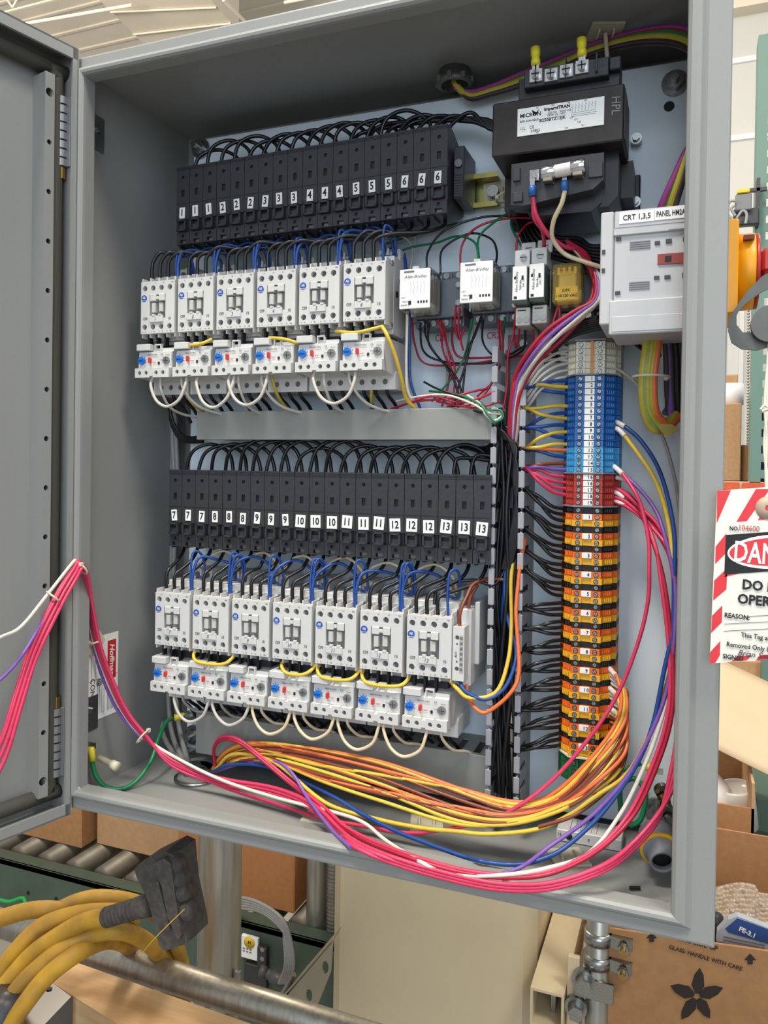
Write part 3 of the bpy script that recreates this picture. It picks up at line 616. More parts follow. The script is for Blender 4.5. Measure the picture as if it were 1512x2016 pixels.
for q in range(8): x_ = lx0+lw*(.64+.037*q); G().tube([(x_, Y, lz0+lh*.60), (x_, Y, lz0+lh*.70), (x_+.0008, Y, lz0+lh*.73), (x_-.0006, Y, lz0+lh*.77), (x_+.0008, Y, lz0+lh*.81), (x_, Y, lz0+lh*.88)], .00016, 4, sub=1).build('diagram_line', INK, lb)
for zz, x1_ in ((.57, .9), (.50, .92), (.44, .9)): G().tube([(lx0+lw*.63, Y, lz0+lh*zz), (lx0+lw*x1_, Y, lz0+lh*zz)], .00016, 4, sub=1).build('diagram_line', INK, lb)
G().prism([(lx0+.2*lw, lz0+.72*lh), (lx0+.26*lw, lz0+.90*lh), (lx0+.225*lw, lz0+.68*lh)], 1, Y-.0002, Y).build('logo_bow', INK, lb); G().prism([(lx0+.17*lw, lz0+.90*lh), (lx0+.225*lw, lz0+.78*lh), (lx0+.19*lw, lz0+.68*lh)], 1, Y-.0002, Y).build('logo_bow', INK, lb)
p = at(1212, 207, y=.0558); txt('HPL', .0105, mat('chalk_grey', '8E8A86', .8), tr, (p.x, .0557, p.z), (PI/2, PI/2, 0), name='handwriting', sx=.9, shear=.1)

# ---------------------------------------------------------------- disconnect switch and its handle
ds = thing('disconnect_switch', (0, 0, 0), 'light grey disconnect switch body mounted inside the right wall', 'disconnect switch')
DG = mat('switch_grey', 'B9BABC', .45, grain=.02)
G().box((.5470, .032, .4930), (.6285, .098, .5775), .0012).build('body', DG, ds); G().box((.5365, .030, .4865), (.5470, .100, .5805), .0010).build('side_plate', DG, ds)
G().box((.5455, .028, .4785), (.6285, .095, .4935), .0015).box((.5445, .0285, .4775), (.6285, .034, .5060), .0010).build('lower_cover', DG, ds)
G().box((.5475, .0292, .5655), (.6285, .034, .5800), .0008).build('upper_cover', DG, ds)
G().box((.5470, .0296, .5600), (.6285, .033, .5665), .0005).box((.5900, .0290, .5610), (.6020, .030, .5625)).build('cover_ridge', DG, ds)
for z in (.5145, .5480):
    for k in range(4): G().box((.5600, .0312, z+k*.0018), (.5760, .0322, z+.0008+k*.0018)).build('vent_slot', mat('slot_grey', '77787C', .6), ds)
for x, z, w_, h_ in ((.5795, .5500, .004, .003), (.5880, .5505, .0045, .0035), (.6010, .5515, .0045, .003), (.5795, .5215, .004, .003), (.5875, .5215, .0045, .003), (.6010, .5220, .004, .0035), (.5490, .5560, .004, .003), (.5490, .5110, .004, .003)): G().box((x, .0310, z), (x+w_, .0325, z+h_)).build('snap_slot', mat('slot_dark', '3A3A3C', .6), ds)
G().box((.5820, .0308, .5335), (.6030, .0325, .5420)).build('window', mat('window_red', '8E3A30', .5), ds); G().box((.5875, .0304, .5355), (.5925, .031, .5400)).build('pointer', INK, ds)
for z in (.5455, .5300): G().box((.5380, .0292, z), (.5405, .0302, z+.0035)).build('side_slot', mat('slot_dark', '3A3A3C'), ds)
sl = thing('printed_tape', (0, 0, 0), 'white label tape on top of the grey disconnect switch', 'label')
G().box((.5515, .0286, .5690), (.5790, .0294, .5785), .0001).box((.5793, .0286, .5692), (.6285, .0294, .5787), .0001).build('tape', LABEL, sl)
txt('CRT 1,3,5', .0062, INK, sl, (.5652, .0284, .5736), bold=.0001, sx=.86); txt('PANEL HM2A', .0062, INK, sl, (.5804, .0284, .5740), align='LEFT', bold=.0001, sx=.60)
hd = thing('rotary_handle', (0, 0, 0), 'yellow and red rotary disconnect handle on outer right side of enclosure', 'handle')
G().box((.6335, .030, .490), (.6425, .100, .5655), .0015).build('base_plate', HY, hd)
G().lathe([(0, .0), (.031, .0), (.031, .0125), (.0300, .0135), (0, .0135)], (.6425, .065, .5300), (1, 0, 0), 40).build('drum', HY, hd)
G().lathe([(0, 0), (.0305, 0), (.0305, .0025), (.029, .003), (0, .003)], (.6560, .065, .5300), (1, 0, 0), 40).build('red_disc', HR, hd)
G().box((.6590, .035, .522), (.6760, .095, .5420), .003).build('grip', HR, hd); G().box((.646, .0335, .549), (.654, .040, .5525)).build('slot', mat('slot_maroon', '6A1F1C', .5), hd)
# hasp hook
hp = thing('lockout_hasp', (0, 0, 0), 'steel hook shaped lockout hasp hanging below the yellow handle', 'hasp')
pts = [(1440, 618), (1433, 650), (1440, 675), (1460, 688), (1490, 690), (1530, 680), (1530, 640), (1500, 640), (1478, 655), (1462, 655), (1450, 640), (1450, 622), (1456, 610), (1470, 596), (1500, 575), (1530, 560), (1530, 530), (1500, 545), (1470, 575)]
p2 = [(at(u, v, y=.020).x, at(u, v, y=.020).z) for u, v in pts]
G().prism(p2, 1, .018, .021).build('hook', mat('hasp_steel', '62635F', .5, metal=.5, grain=.1), hp)
p = at(1516, 640, y=.018); G().cyl((p.x, .010, p.z), (p.x, .018, p.z), .014, 24).build('rivet_disc', mat('hasp_steel', '62635F'), hp)

# ---------------------------------------------------------------- relays
def cube_relay(u0, v0, u1, v1, nm, tx):
    x0, x1, z0, z1 = xz(u0, v0, u1, v1, .078); t = thing('ice_cube_relay', (0, 0, 0), nm, 'relay', 'clear cube relays'); w = x1-x0; h = z1-z0
    G().box((x0-.0005, .078, z0-.001), (x1+.0005, .115, z1+.001), .0012).build('clear_cover', GLASS, t)
    G().box((x0, .0765, z0), (x1, .0779, z1), .0008).build('label_face', LABEL, t)
    g = G().box((x0+.004, .098, z0+.003), (x1-.004, .114, z1-.004), .001); g.build('coil', mat('coil_pale', 'B7B4AA', .5), t)
    for k in range(4): G().box((x1-.0028, .084+k*.006, z0+.006), (x1-.0018, .087+k*.006, z1-.006)).build('contact_blade', mat('blade_metal', 'B5A98C', .35, metal=.7), t)
    G().box((x0+w*.4, .0790, z1+.0005), (x0+w*.6, .083, z1+.003)).build('test_tab', WHITE, t)
    def q(s_, fx, fz_, sz, al='LEFT', b_=0, sh=0): txt(s_, sz, INKG if b_ == 0 else INK, t, (x0+fx*w, .0764, z0+fz_*h), bold=b_, align=al, shear=sh)
    q('Allen-Bradley', .16, .80, .0042, sh=.25); q('700-HA', .10, .18, .0024); q('SERIES D', .05, .09, .0024); q('CAT', .05, .28, .0022)
    G().box((x0+.15*w, .0762, z1-.0035), (x0+.48*w, .0766, z1-.0018)).build('print_bar', INKG, t)
    for k in range(4): G().box((x0+w*(.60+.09*k), .0762, z0+.13*h), (x0+w*(.655+.09*k), .0766, z0+.19*h)).build('print_mark', INK, t)
    G().box((x0+w*.30, .0762, z0+.10*h), (x0+w*.39, .0766, z0+.20*h)).build('print_mark', INK, t)
    for k in range(5): G().tube([(x0+w*(.36+.11*k), .0765, z0+h*.36), (x0+w*(.36+.11*k), .0765, z0+h*.48), (x0+w*(.39+.11*k), .0765, z0+h*.56), (x0+w*(.36+.11*k), .0765, z0+h*.60), (x0+w*(.36+.11*k), .0765, z0+h*.68)], .00014, 4, sub=1).build('diagram_line', INKG, t)
    return x0, x1, z0, z1
def socket(x0, x1, z0, z1, nm, yf=.118, n_=4):
    t = thing('relay_socket', (0, 0, 0), nm, 'relay socket', 'slate relay sockets')
    G().box((x0, yf, z0), (x1, .155, z1), .001).build('body', SLATE, t)
    w = (x1-x0)/n_
    for zz, s_ in ((z0-.006, 1), (z1, -1)):
        G().box((x0, yf+.008, zz-.003 if s_ == 1 else zz), (x1, .155, zz+.006 if s_ == 1 else zz+.009), .0008).build('terminal_tier', SLATE, t)
        for k in range(n_): x_ = x0+w*(k+.5); G().cyl((x_, yf+.0055, zz+(.0015 if s_ == 1 else .0045)), (x_, yf+.0085, zz+(.0015 if s_ == 1 else .0045)), .0032, 10).build('terminal_screw', SCM, t); G().box((x_+w*.42, yf+.004, zz-.003), (x_+w*.5, yf+.009, zz+.007)).build('divider', SLATE, t)
    for zz in (z0+.006, z0+.014, z1-.007):
        G().cyl((x1-.005, yf-.0015, zz), (x1-.005, yf, zz), .003, 10).build('terminal_screw', SCM, t)
a = cube_relay(788, 532, 847, 606, 'clear cube relay with white face above red CR1, left one of the pair', 1)
b = cube_relay(907, 518, 970, 594, 'clear cube relay with white face above red CR2, right one of the pair', 1)
socket(a[0]+.001, a[1]+.022, a[2]-.002, a[3]-.002, 'slate grey socket holding the left cube relay'); socket(b[0]+.001, b[1]+.018, b[2]-.002, b[3]-.002, 'slate grey socket holding the right cube relay')
for k in range(2):
    x0, x1, z0, z1 = xz(1010+33*k, 526-5*k, 1040+34*k, 590-5*k, .085); nm = ['left', 'right'][k]
    t = thing('slim_relay', (0, 0, 0), f'slim white labelled plug in relay, {nm} one of the two', 'relay', 'slim relays')
    G().box((x0, .0835, z0), (x1-.0015, .085, z1), .0004).build('label_face', LABEL, t); G().box((x0, .085, z0-.003), (x1-.001, .118, z1), .0006).build('clear_case', mat('clear_teal', 'A9C6BE', .1, trans=.8, ior=1.25), t)
    G().box((x0+.002, .09, z0+.004), (x1-.004, .116, z1-.004)).build('coil', mat('coil_pale', 'B7B4AA'), t)
    txt('Allen-Bradley', .0036, INKG, t, (x0+.0040, .0834, z0+.017), (PI/2, -PI/2, 0)); txt('700-HN', .0028, INK, t, (x0+.0078, .0834, z0+.014), (PI/2, -PI/2, 0)); txt('24V DC', .0026, INKG, t, (x0+.0105, .0834, z0+.016), (PI/2, -PI/2, 0))
    G().box((x0+.0015, .0833, z0+.001), (x0+.0045, .0836, z0+.0035)).box((x0+.0085, .0833, z1-.013), (x0+.0105, .0836, z1-.009)).box((x0+.0015, .0833, z1-.012), (x0+.0035, .0836, z1-.0095)).build('print_mark', INK, t)
    s_ = thing('slim_socket', (0, 0, 0), f'white screw socket under the slim relay, {nm} one of the two', 'relay socket', 'slim relay sockets')
    G().box((x0, .092, z1+.0005), (x1-.0005, .150, z1+.0175), .0008).box((x0+.002, .112, z1+.0175), (x1+.001, .150, z1+.030), .0008).box((x0, .118, z0-.012), (x1-.0005, .155, z1+.002)).build('body', WHITE, s_)
    for zz, yy, dx in ((z1+.010, .0905, 0), (z1+.024, .1105, .001)): c_ = G().cyl((x0+.0085+dx, yy, zz), (x0+.0085+dx, yy+.002, zz), .0033, 12).build('terminal_screw', SCM, s_); G().box((x0+.0055+dx, yy-.0003, zz-.0004), (x0+.0115+dx, yy, zz+.0004)).build('screw_slot', INK, c_)
    G().box((x0+.001, .096, z0-.022), (x1-.0003, .150, z0-.0045), .0008).build('lower_tier', WHITE2, s_)
    for dx in (.0045, .0115): G().cyl((x0+dx, .0948, z0-.0165), (x0+dx, .0962, z0-.0165), .0028, 12).build('terminal_screw', SCM, s_)
    G().box((x0+.003, .0955, z0-.0080), (x1-.004, .0962, z0-.0072)).build('print_line', INK, s_)
x0, x1, z0, z1 = xz(1088, 520, 1143, 594, .088)
t = thing('gold_relay', (0, 0, 0), 'gold tinted transparent cube relay right of the slim relays', 'relay')
G().box((x0, .088, z0), (x1, .118, z1), .0015).build('gold_cover', GOLD, t); G().box((x0+.003, .100, z0+.003), (x1-.003, .117, z0+.014), .001).box((x0+.005, .094, z0+.014), (x1-.005, .110, z1-.006), .001).build('coil', mat('coil_gold', 'E2D39A', .35), t)
for k in range(4): G().box((x0+.004+k*.005, .092, z1-.010), (x0+.0065+k*.005, .1, z1-.003)).build('contact_blade', BRASS, t)
G().box((x0+.003, .0884, z0+.003), (x1-.003, .0888, z0+.015)).build('print_plate', mat('gold_print', 'E6CF7A', .3), t)
txt('110/120 VAC', .0036, INK, t, ((x0+x1)/2, .0878, z0+.0065), bold=.00006); txt('IDEC', .0036, INK, t, ((x0+x1)/2, .0878, z0+.0115))
socket(x0+.001, x1+.019, z0-.001, z1-.003, 'slate grey socket holding the gold relay', .121)
t = thing('panel_bracket', (0, 0, 0), 'small grey slotted plate with screw below the slim relays', 'bracket')
x0, x1, z0, z1 = xz(1000, 660, 1048, 735, .165)
G().box((x0, .1645, z0), (x1, PY-.0002, z1), .0005).build('plate', GREYD, t); p = at(1032, 677, y=.164); G().cyl((p.x, .160, p.z), (p.x, .1645, p.z), .0042, 12).build('screw', ZINC, t)

# ---------------------------------------------------------------- power wiring
J = lambda a: random.uniform(-a, a)
def fx1(i): return .0621+.01778*(i+.5)
def fx2(i): return .0565+.01787*(i+.5)
def nm_f(i, r): return f'{["left", "middle", "right"][i % 3]} fuse holder {i//3+(1 if r == 1 else 7)}'
for r, fx, n, z0, hgt in ((1, fx1, 18, .699, .034), (2, fx2, 21, .356, .033)):
    for i in range(n-3):
        a, b = fx(i)+J(.001), fx(i+3)+J(.001); h = hgt+J(.005); y = .118+J(.004); m_ = (a+b)/2
        wire([(a, .118, z0-.012), (a-.001, .117, z0+.004), (a+.007, y, z0+h*.75), (m_, y+.008, z0+h), (b-.007, y+.014, z0+h*.72), (b+.001, .130, z0+.004), (b, .128, z0-.012)], 'k', .0021, f'black wire arching over from {nm_f(i, r)} to {nm_f(i+3, r)}', f'black arches above the {"upper" if r == 1 else "lower"} fuse holders')
for k in range(3):
    a = fx2(18+k); wire([(a, .120, .348), (a, .120, .365), (a+.006, .122, .375+.003*k), (.431, .125, .372+.004*k), (.445, .13, .372+.003*k)], 'k', .0021, f'black wire from {nm_f(18+k, 2)} into the vertical duct', 'black feeds into the vertical duct')
for k in range(7):
    a = fx1(11+k); dz = .0035*k
    wire([(a, .122, .69), (a+.002, .122, .712), (a+.022, .130, .728+J(.003)), (.402+.002*k, .132, .722-.002*k), (.428+.002*k, .135, .700), (.437+.0025*k, .138, .665), (.442+.003*k, .138, .625), (.456+.004*k, .125, .585+.0015*k), (.490+.003*k, .112, .566+.003*k), (.520, .105, .556+.003*k), (.538, .10, .548+.004*k)], 'k', .0021, f'black feed wire from {nm_f(11+k, 1)} around the transformer', 'black feeds to the disconnect switch')
for k in range(6):
    wire([(.470+.004*k, .13, .47), (.485, .12, .480+.003*k), (.505, .11, .492+.002*k), (.530, .105, .497+.002*k), (.545, .10, .495)], 'k', .0020, f'black wire running below the disconnect switch to the left, {NTH[k]} from the front', 'black wires under the disconnect switch')
for r, fx, CC, zf, nn in ((1, fx1, UPC, .614, 6), (2, fx2, LOC, .270, 7)):
    for k in range(nn):
        cx_, cz_ = CC[k]
        for j in range(3):
            i = 3*k+j; a = fx(i); b = cx_+HX[j]; dx = a-b; zt = cz_+.0045
            if r == 1: P = [(a, .118, zf+.006), (a, .114, zf-.004), (a-dx*.25, .100, zf-.013+J(.002)), (a-dx*.7, .088, zf-.012+J(.003)), (b+.002, .084, zf-.020), (b, .084, zt+.010), (b, .085, zt-.006)]
            else: P = [(a, .118, zf+.006), (a, .112, zf-.006), (a-dx*.15, .104, zf-.016+J(.002)), (a-dx*.55, .094, zf-.021-.002*j), (b+dx*.12, .087, zf-.026-.002*j), (b, .084, zt+.010), (b, .085, zt-.006)]
            wire(P, 'k', .0020, f'black wire from {nm_f(i, r)} to the {NTH[j]} top terminal of contactor {k+(1 if r == 1 else 7)}', f'black wires feeding the {"upper" if r == 1 else "lower"} contactors')
        for j in range(3):
            wire([(UPO[k][0] if r == 1 else LOO[k][0], 0, 0) and ((UPO if r == 1 else LOO)[k][0]+(.0095, .0225, .0355)[j], .106, (UPO if r == 1 else LOO)[k][1]-.042), ((UPO if r == 1 else LOO)[k][0]+(.0095, .0225, .0355)[j]+.001, .110, (UPO if r == 1 else LOO)[k][1]-.050), ((UPO if r == 1 else LOO)[k][0]+(.0095, .0225, .0355)[j]+.005, .122, (UPO if r == 1 else LOO)[k][1]-.060), ((UPO if r == 1 else LOO)[k][0]+(.0095, .0225, .0355)[j]+.008, .132, (UPO if r == 1 else LOO)[k][1]-.076)], 'k', .0020, f'black wire dropping from the {NTH[j]} load terminal under contactor {k+(1 if r == 1 else 7)}', 'black wires dropping into the ducts')
        n_ = k+(1 if r == 1 else 7); b = cx_+HX[3]; zt = cz_+.003
        if k < nn-1:
            nb = CC[k+1][0]; wire([(b, .086, zt-.004), (b+.001, .086, zt+.018), (b+.006, .092, zt+.034+J(.004)), ((b+nb+.03)/2, .105, zt+.036+J(.004)), (nb+.026, .114, zt+.026), (nb+.0255, .116, zt+.010)], 'b', .0017, f'blue wire looping from contactor {n_} to the coil of contactor {n_+1}', 'blue coil wires')
            wire([(cx_+.0385, .113, cz_+.018), (cx_+.040, .112, cz_+.034), ((cx_+nb)/2+.04, .110, cz_+.046+J(.003)), (nb+.034, .112, cz_+.034), (nb+.0385, .113, cz_+.018)], 'cr' if r == 2 else 'b', .0015, f'{"cream" if r == 2 else "thin blue"} wire arching between the coil terminals of contactors {n_} and {n_+1}', 'coil jumper wires')
        hq = .034 if r == 1 else .042
        for q in ((0,) if k % 2 == (r == 1) else (0, 1)): wire([(b-.001+.0025*q, .086, zt-.004), (b-.002+.003*q, .086, zt+.02), (b+.000+.004*q, .088, zt+hq+J(.004)), (b+.006+.003*q, .096, zt+hq-.004), (b+.004+.003*q, .106, zt+.012), (b-.010, .112, zt+.012)], 'b', .0014, f'blue wire standing in a tight loop at contactor {n_}, {["front", "rear"][q]} strand', 'blue coil wires')
# yellow jumpers, pale loops
for k, x0, x1 in ((1, -.002, .048), (3, .008, .046), (4, .0, .046), (5, .0, .050)):
    cx_, cz_ = LOC[k]; wire([(cx_+x0, .086, cz_-.060), (cx_+x0+.001, .076, cz_-.066), (cx_+x0+.008, .071, cz_-.0715), ((2*cx_+x0+x1)/2, .070, cz_-.0725), (cx_+x1-.008, .071, cz_-.0710), (cx_+x1-.001, .076, cz_-.066), (cx_+x1, .086, cz_-.059)], 'y', .0019, f'yellow jumper sagging under contactor {k+7}', 'yellow jumpers under the lower contactors')
for k, (a, b, c_) in enumerate((((367, 680), (392, 678), (418, 668)), ((530, 665), (560, 668), (588, 676)), ((661, 652), (700, 655), (752, 643)))): wire([(*a, .078), (*b, .072), (*c_, .076)], 'y', .0019, f'short yellow jumper above the upper overloads, {NTH[k]} from the left', 'short yellow jumpers')
for k, P in enumerate(([(356, 744, .078), (362, 765, .075), (380, 795, .085), (408, 815, .12)], [(535, 742, .085), (545, 775, .09), (562, 800, .11), (580, 812, .13)], [(731, 770, .10), (731, 790, .11), (731, 812, .13)])): wire(P, 'ol', .0017, f'olive yellow wire dropping under the upper overloads into the duct, {NTH[k]} from the wall', 'olive wires under the upper overloads')
wire([(752, 643, .072), (762, 660, .068), (778, 700, .075), (790, 745, .085), (800, 785, .10), (822, 808, .115)], 'y', .0020, 'yellow wire hanging from contactor 6 into the horizontal duct')
wire([(802, 612, .11), (801, 660, .11), (800, 720, .11), (803, 770, .112), (822, 806, .12)], 'w', .0016, 'white wire running straight down beside the left cube relay'); wire([(806, 612, .112), (806, 680, .115), (808, 750, .115), (828, 806, .122)], 'b', .0016, 'blue wire running straight down beside the white one')
for k in range(6):
    ox, oz = UPO[k]; 
    if k < 5 and k % 2 == 0 or k in (1,):
        nx = UPO[k+1][0]; q = 0 if k != 1 else .010; wire([(ox+.0190+q, .076, oz-.026), (ox+.0200+q, .070, oz-.038), (ox+.030+q, .067, oz-.055-q*.2), (ox+.045+q, .066, oz-.062-q*.2), (nx+.009+q, .067, oz-.055), (nx+.0148+q, .070, oz-.040), (nx+.0150+q, .074, oz-.028)], 'wg', .0018, f'pale wire loop hanging between overloads {k+1} and {k+2}, upper row', 'pale loops under the overloads')
    wire([(ox+.006 if k % 2 else ox+.0285, .076, oz-.027), (ox+.010 if k % 2 else ox+.031, .074, oz-.042), (ox+.022+.012*(1-k % 2), .085, oz-.060), (ox+.040, .105, oz-.068), (ox+.052, .125, oz-.07)], 'wg', .0016, f'pale wire from overload {k+1} trailing back into the duct', 'pale wires trailing into the duct')
for k in range(7):
    ox, oz = LOO[k]
    if k < 6:
        nx = LOO[k+1][0]; q = J(.003); wire([(ox+.0285, .076, oz-.027), (ox+.0295, .071, oz-.037), (ox+.038, .069, oz-.050+q), (ox+.052, .068, oz-.056+q), (nx+.018, .069, oz-.048+q), (nx+.0235, .071, oz-.036), (nx+.024, .075, oz-.027)], 'wg' if k < 2 else 'cr', .0017, f'pale wire loop hanging between the overloads of contactors {k+7} and {k+8}', 'pale loops under the overloads')
    wire([(ox+.0375, .076, oz-.027), (ox+.039, .075, oz-.038), (ox+.046, .088, oz-.052), (ox+.056, .105, oz-.058), (ox+.062, .125, oz-.070)], 'gr' if k < 2 else 'cr', .0015, f'pale wire from the overload of contactor {k+7} trailing back into the bottom duct', 'pale wires trailing into the duct')
for k, (u, y_) in enumerate(((313, .15), (330, .16), (346, .165))):
    wire([(335+5*k, 800, .172), (333+7*k, 870, .175), (338+6*k, 980, .178), (330+6*k, 1120, .178), (u, 1300, .172), (u+3, 1400, .168), (u+12, 1455, .155), (355+8*k, 1500, .130), (372+6*k, 1525, .112)], 'gr', .0032, f'thick grey cable running down the left gap of the panel, {NTH[k]} from the wall', 'grey cables in the left gap')
for k in range(5): wire([(330+3*k, 760+5*k, .150), (336, 815+3*k, .15), (352, 850+3*k, .150), (372, 862+2*k, .15), (400, 858+3*k, .145)], 'k', .0020, f'black wire bending into the left end of the middle duct, {NTH[k]} from the top', 'black wires at the left end of the middle duct')

# ---------------------------------------------------------------- terminal strip wiring, left side
gaps = [.4635-.0197*k+.0008 for k in range(23)]
def tw(bz, c, lab, gr, off=0, r=.0017, x1=.4975):
    gz = min(gaps, key=lambda q: abs(q-(bz+off))); j_ = J(.0015)
    wire([(.448, .116+J(.006), gz+.004+J(.004)), (.4600, .114+J(.004), gz+j_), (.474, .113+J(.003), gz+(bz-gz)*.45+J(.002)), (.487, .118, bz+(gz-bz)*.12), (x1+.003, .129, bz)], c, r, lab, gr)
for k in range(5):
    z = .4865-(k+.5)*.00636
    if k < 3: wire([(.4990, .129, z), (.485, .122, z+.001), (.470, .117, z-.003), (.4655-.002*k, .113, z-.012), (.463-.002*k, .12, .462)], 'wg', .0016, f'pale grey wire to beige terminal block {NTH[k]} from the top', 'pale grey wires to the beige blocks')
    wire([(.4990, .129, z-.002), (.487, .121, z-.006), (.474, .115, z-.016), (.465, .115, z-.028), (.457, .12, z-.038)], 'wg', .0016, f'pale grey wire curving down from beige terminal block {NTH[k]} from the top', 'pale grey wires to the beige blocks')
hB = (.4542-.3617)/15; CB = {1: 'b', 2: 'y', 3: 'b', 5: 'y', 6: 'b', 7: 'y', 8: 'b', 9: 'y', 10: 'b', 11: 'y', 12: 'o', 13: 'b', 14: 'n', 15: 'v'}
for n_, c in CB.items():
    z = .4542-(n_-.5)*hB; tw(z, c, f'{WN[c]} wire from the duct to the blue block with marker {n_}', 'coloured wires to the blue blocks', off=(-.008 if n_ in (5, 6, 8, 9) else .001), r=.0018)
for k in range(4): tw(.3608-(k+.5)*.00604, 'p', f'pink-red wire from the duct to the red terminal block, {NTH[k]} from the top', 'red wires to the red blocks', off=.004+.006*k, r=.0018)
for n_ in range(1, 14):
    for q in range(3):
        z = .3292-hb*(3*(n_-1)+q+.5); off = .018-.0026*n_ + .006*q
        tw(z, 'k', f'black wire from the duct to the {["black", "orange", "yellow"][q]} block at orange marker {n_}', 'black wires to the orange and black blocks', off=off, r=.0018)
# inside the vertical duct
for k in range(16):
    x = .4345+.0014*k+J(.001); ph = random.uniform(0, 6); z0 = .41-J(.02); y = .108+.004*(k % 5)
    P = []; zz = z0
    while zz > .028: P.append((x+.004*math.sin(ph+zz*22)+.0*k, y+.003*math.sin(ph*2+zz*30), zz)); zz -= .035
    c = 'k' if k not in (3, 9, 13) else {3: 'b', 9: 'y', 13: 'cr'}[k]
    wire(P, c, .0020, f'{WN[c]} wire running down inside the vertical duct, {NTH[k]} from the left', 'wires inside the vertical duct')
for k in range(7): wire([(905+10*k, 880+2*k, .15), (960, 880+4*k, .135), (985, 845+2*k, .118), (1003, 850+6*k, .112), (1012+2*k, 920, .11), (1008-3*k, 1000, .11)], 'k', .0021, f'black wire coming over the end of the middle duct, {NTH[k]} from the top', 'black wires at the right end of the middle duct')
for k in range(5): wire([(968, 838+4*k, .112), (990, 850+3*k, .108), (1008+2*k, 880, .106), (1020-2*k, 940, .106), (1008+3*k, 1040, .107), (990+4*k, 1120, .108)], 'k', .0021, f'black wire curling out of the duct corner, {NTH[k]} from the front', 'black wires curling at the duct corner')
wire([(905, 1323, .085), (907, 1345, .078), (918, 1362, .074), (955, 1377, .074), (991, 1357, .080), (1012, 1314, .09), (1015, 1272, .100), (998, 1211, .106), (994, 1150, .108), (1000, 1080, .112), (990, 1020, .12)], 'b', .0019, 'blue wire from the auxiliary contact curving up into the vertical duct')
wire([(882, 1335, .082), (900, 1356, .075), (925, 1374, .073), (976, 1363, .078), (1000, 1302, .09), (1007, 1230, .102), (1006, 1150, .106), (1010, 1080, .11), (1000, 1010, .12)], 'y', .0020, 'yellow wire from contactor 13 curving up into the vertical duct')
wire([(920, 1330, .10), (921, 1369, .085), (938, 1396, .074), (961, 1401, .074), (1006, 1363, .078), (1022, 1317, .086), (1016, 1211, .095), (1020, 1150, .099), (1026, 1100, .102), (1034, 1060, .115)], 'o', .0019, 'orange wire from the auxiliary contact curving up into the vertical duct')
wire([(905, 1232, .080), (906, 1205, .080), (920, 1172, .09), (932, 1150, .10), (960, 1140, .11), (1000, 1142, .112)], 'n', .0018, 'brown wire from the top of the auxiliary contact to the duct'); wire([(922, 1215, .10), (925, 1180, .10), (940, 1152, .11)], 'n', .0018, 'short brown wire behind the auxiliary contact')
wire([(1022, 1000, .13), (985, 1140, .112), (930, 1142, .108), (880, 1148, .10), (860, 1160, .092), (855, 1190, .086)], 'k', .0018, 'black wire running level from the vertical duct to contactor 13')

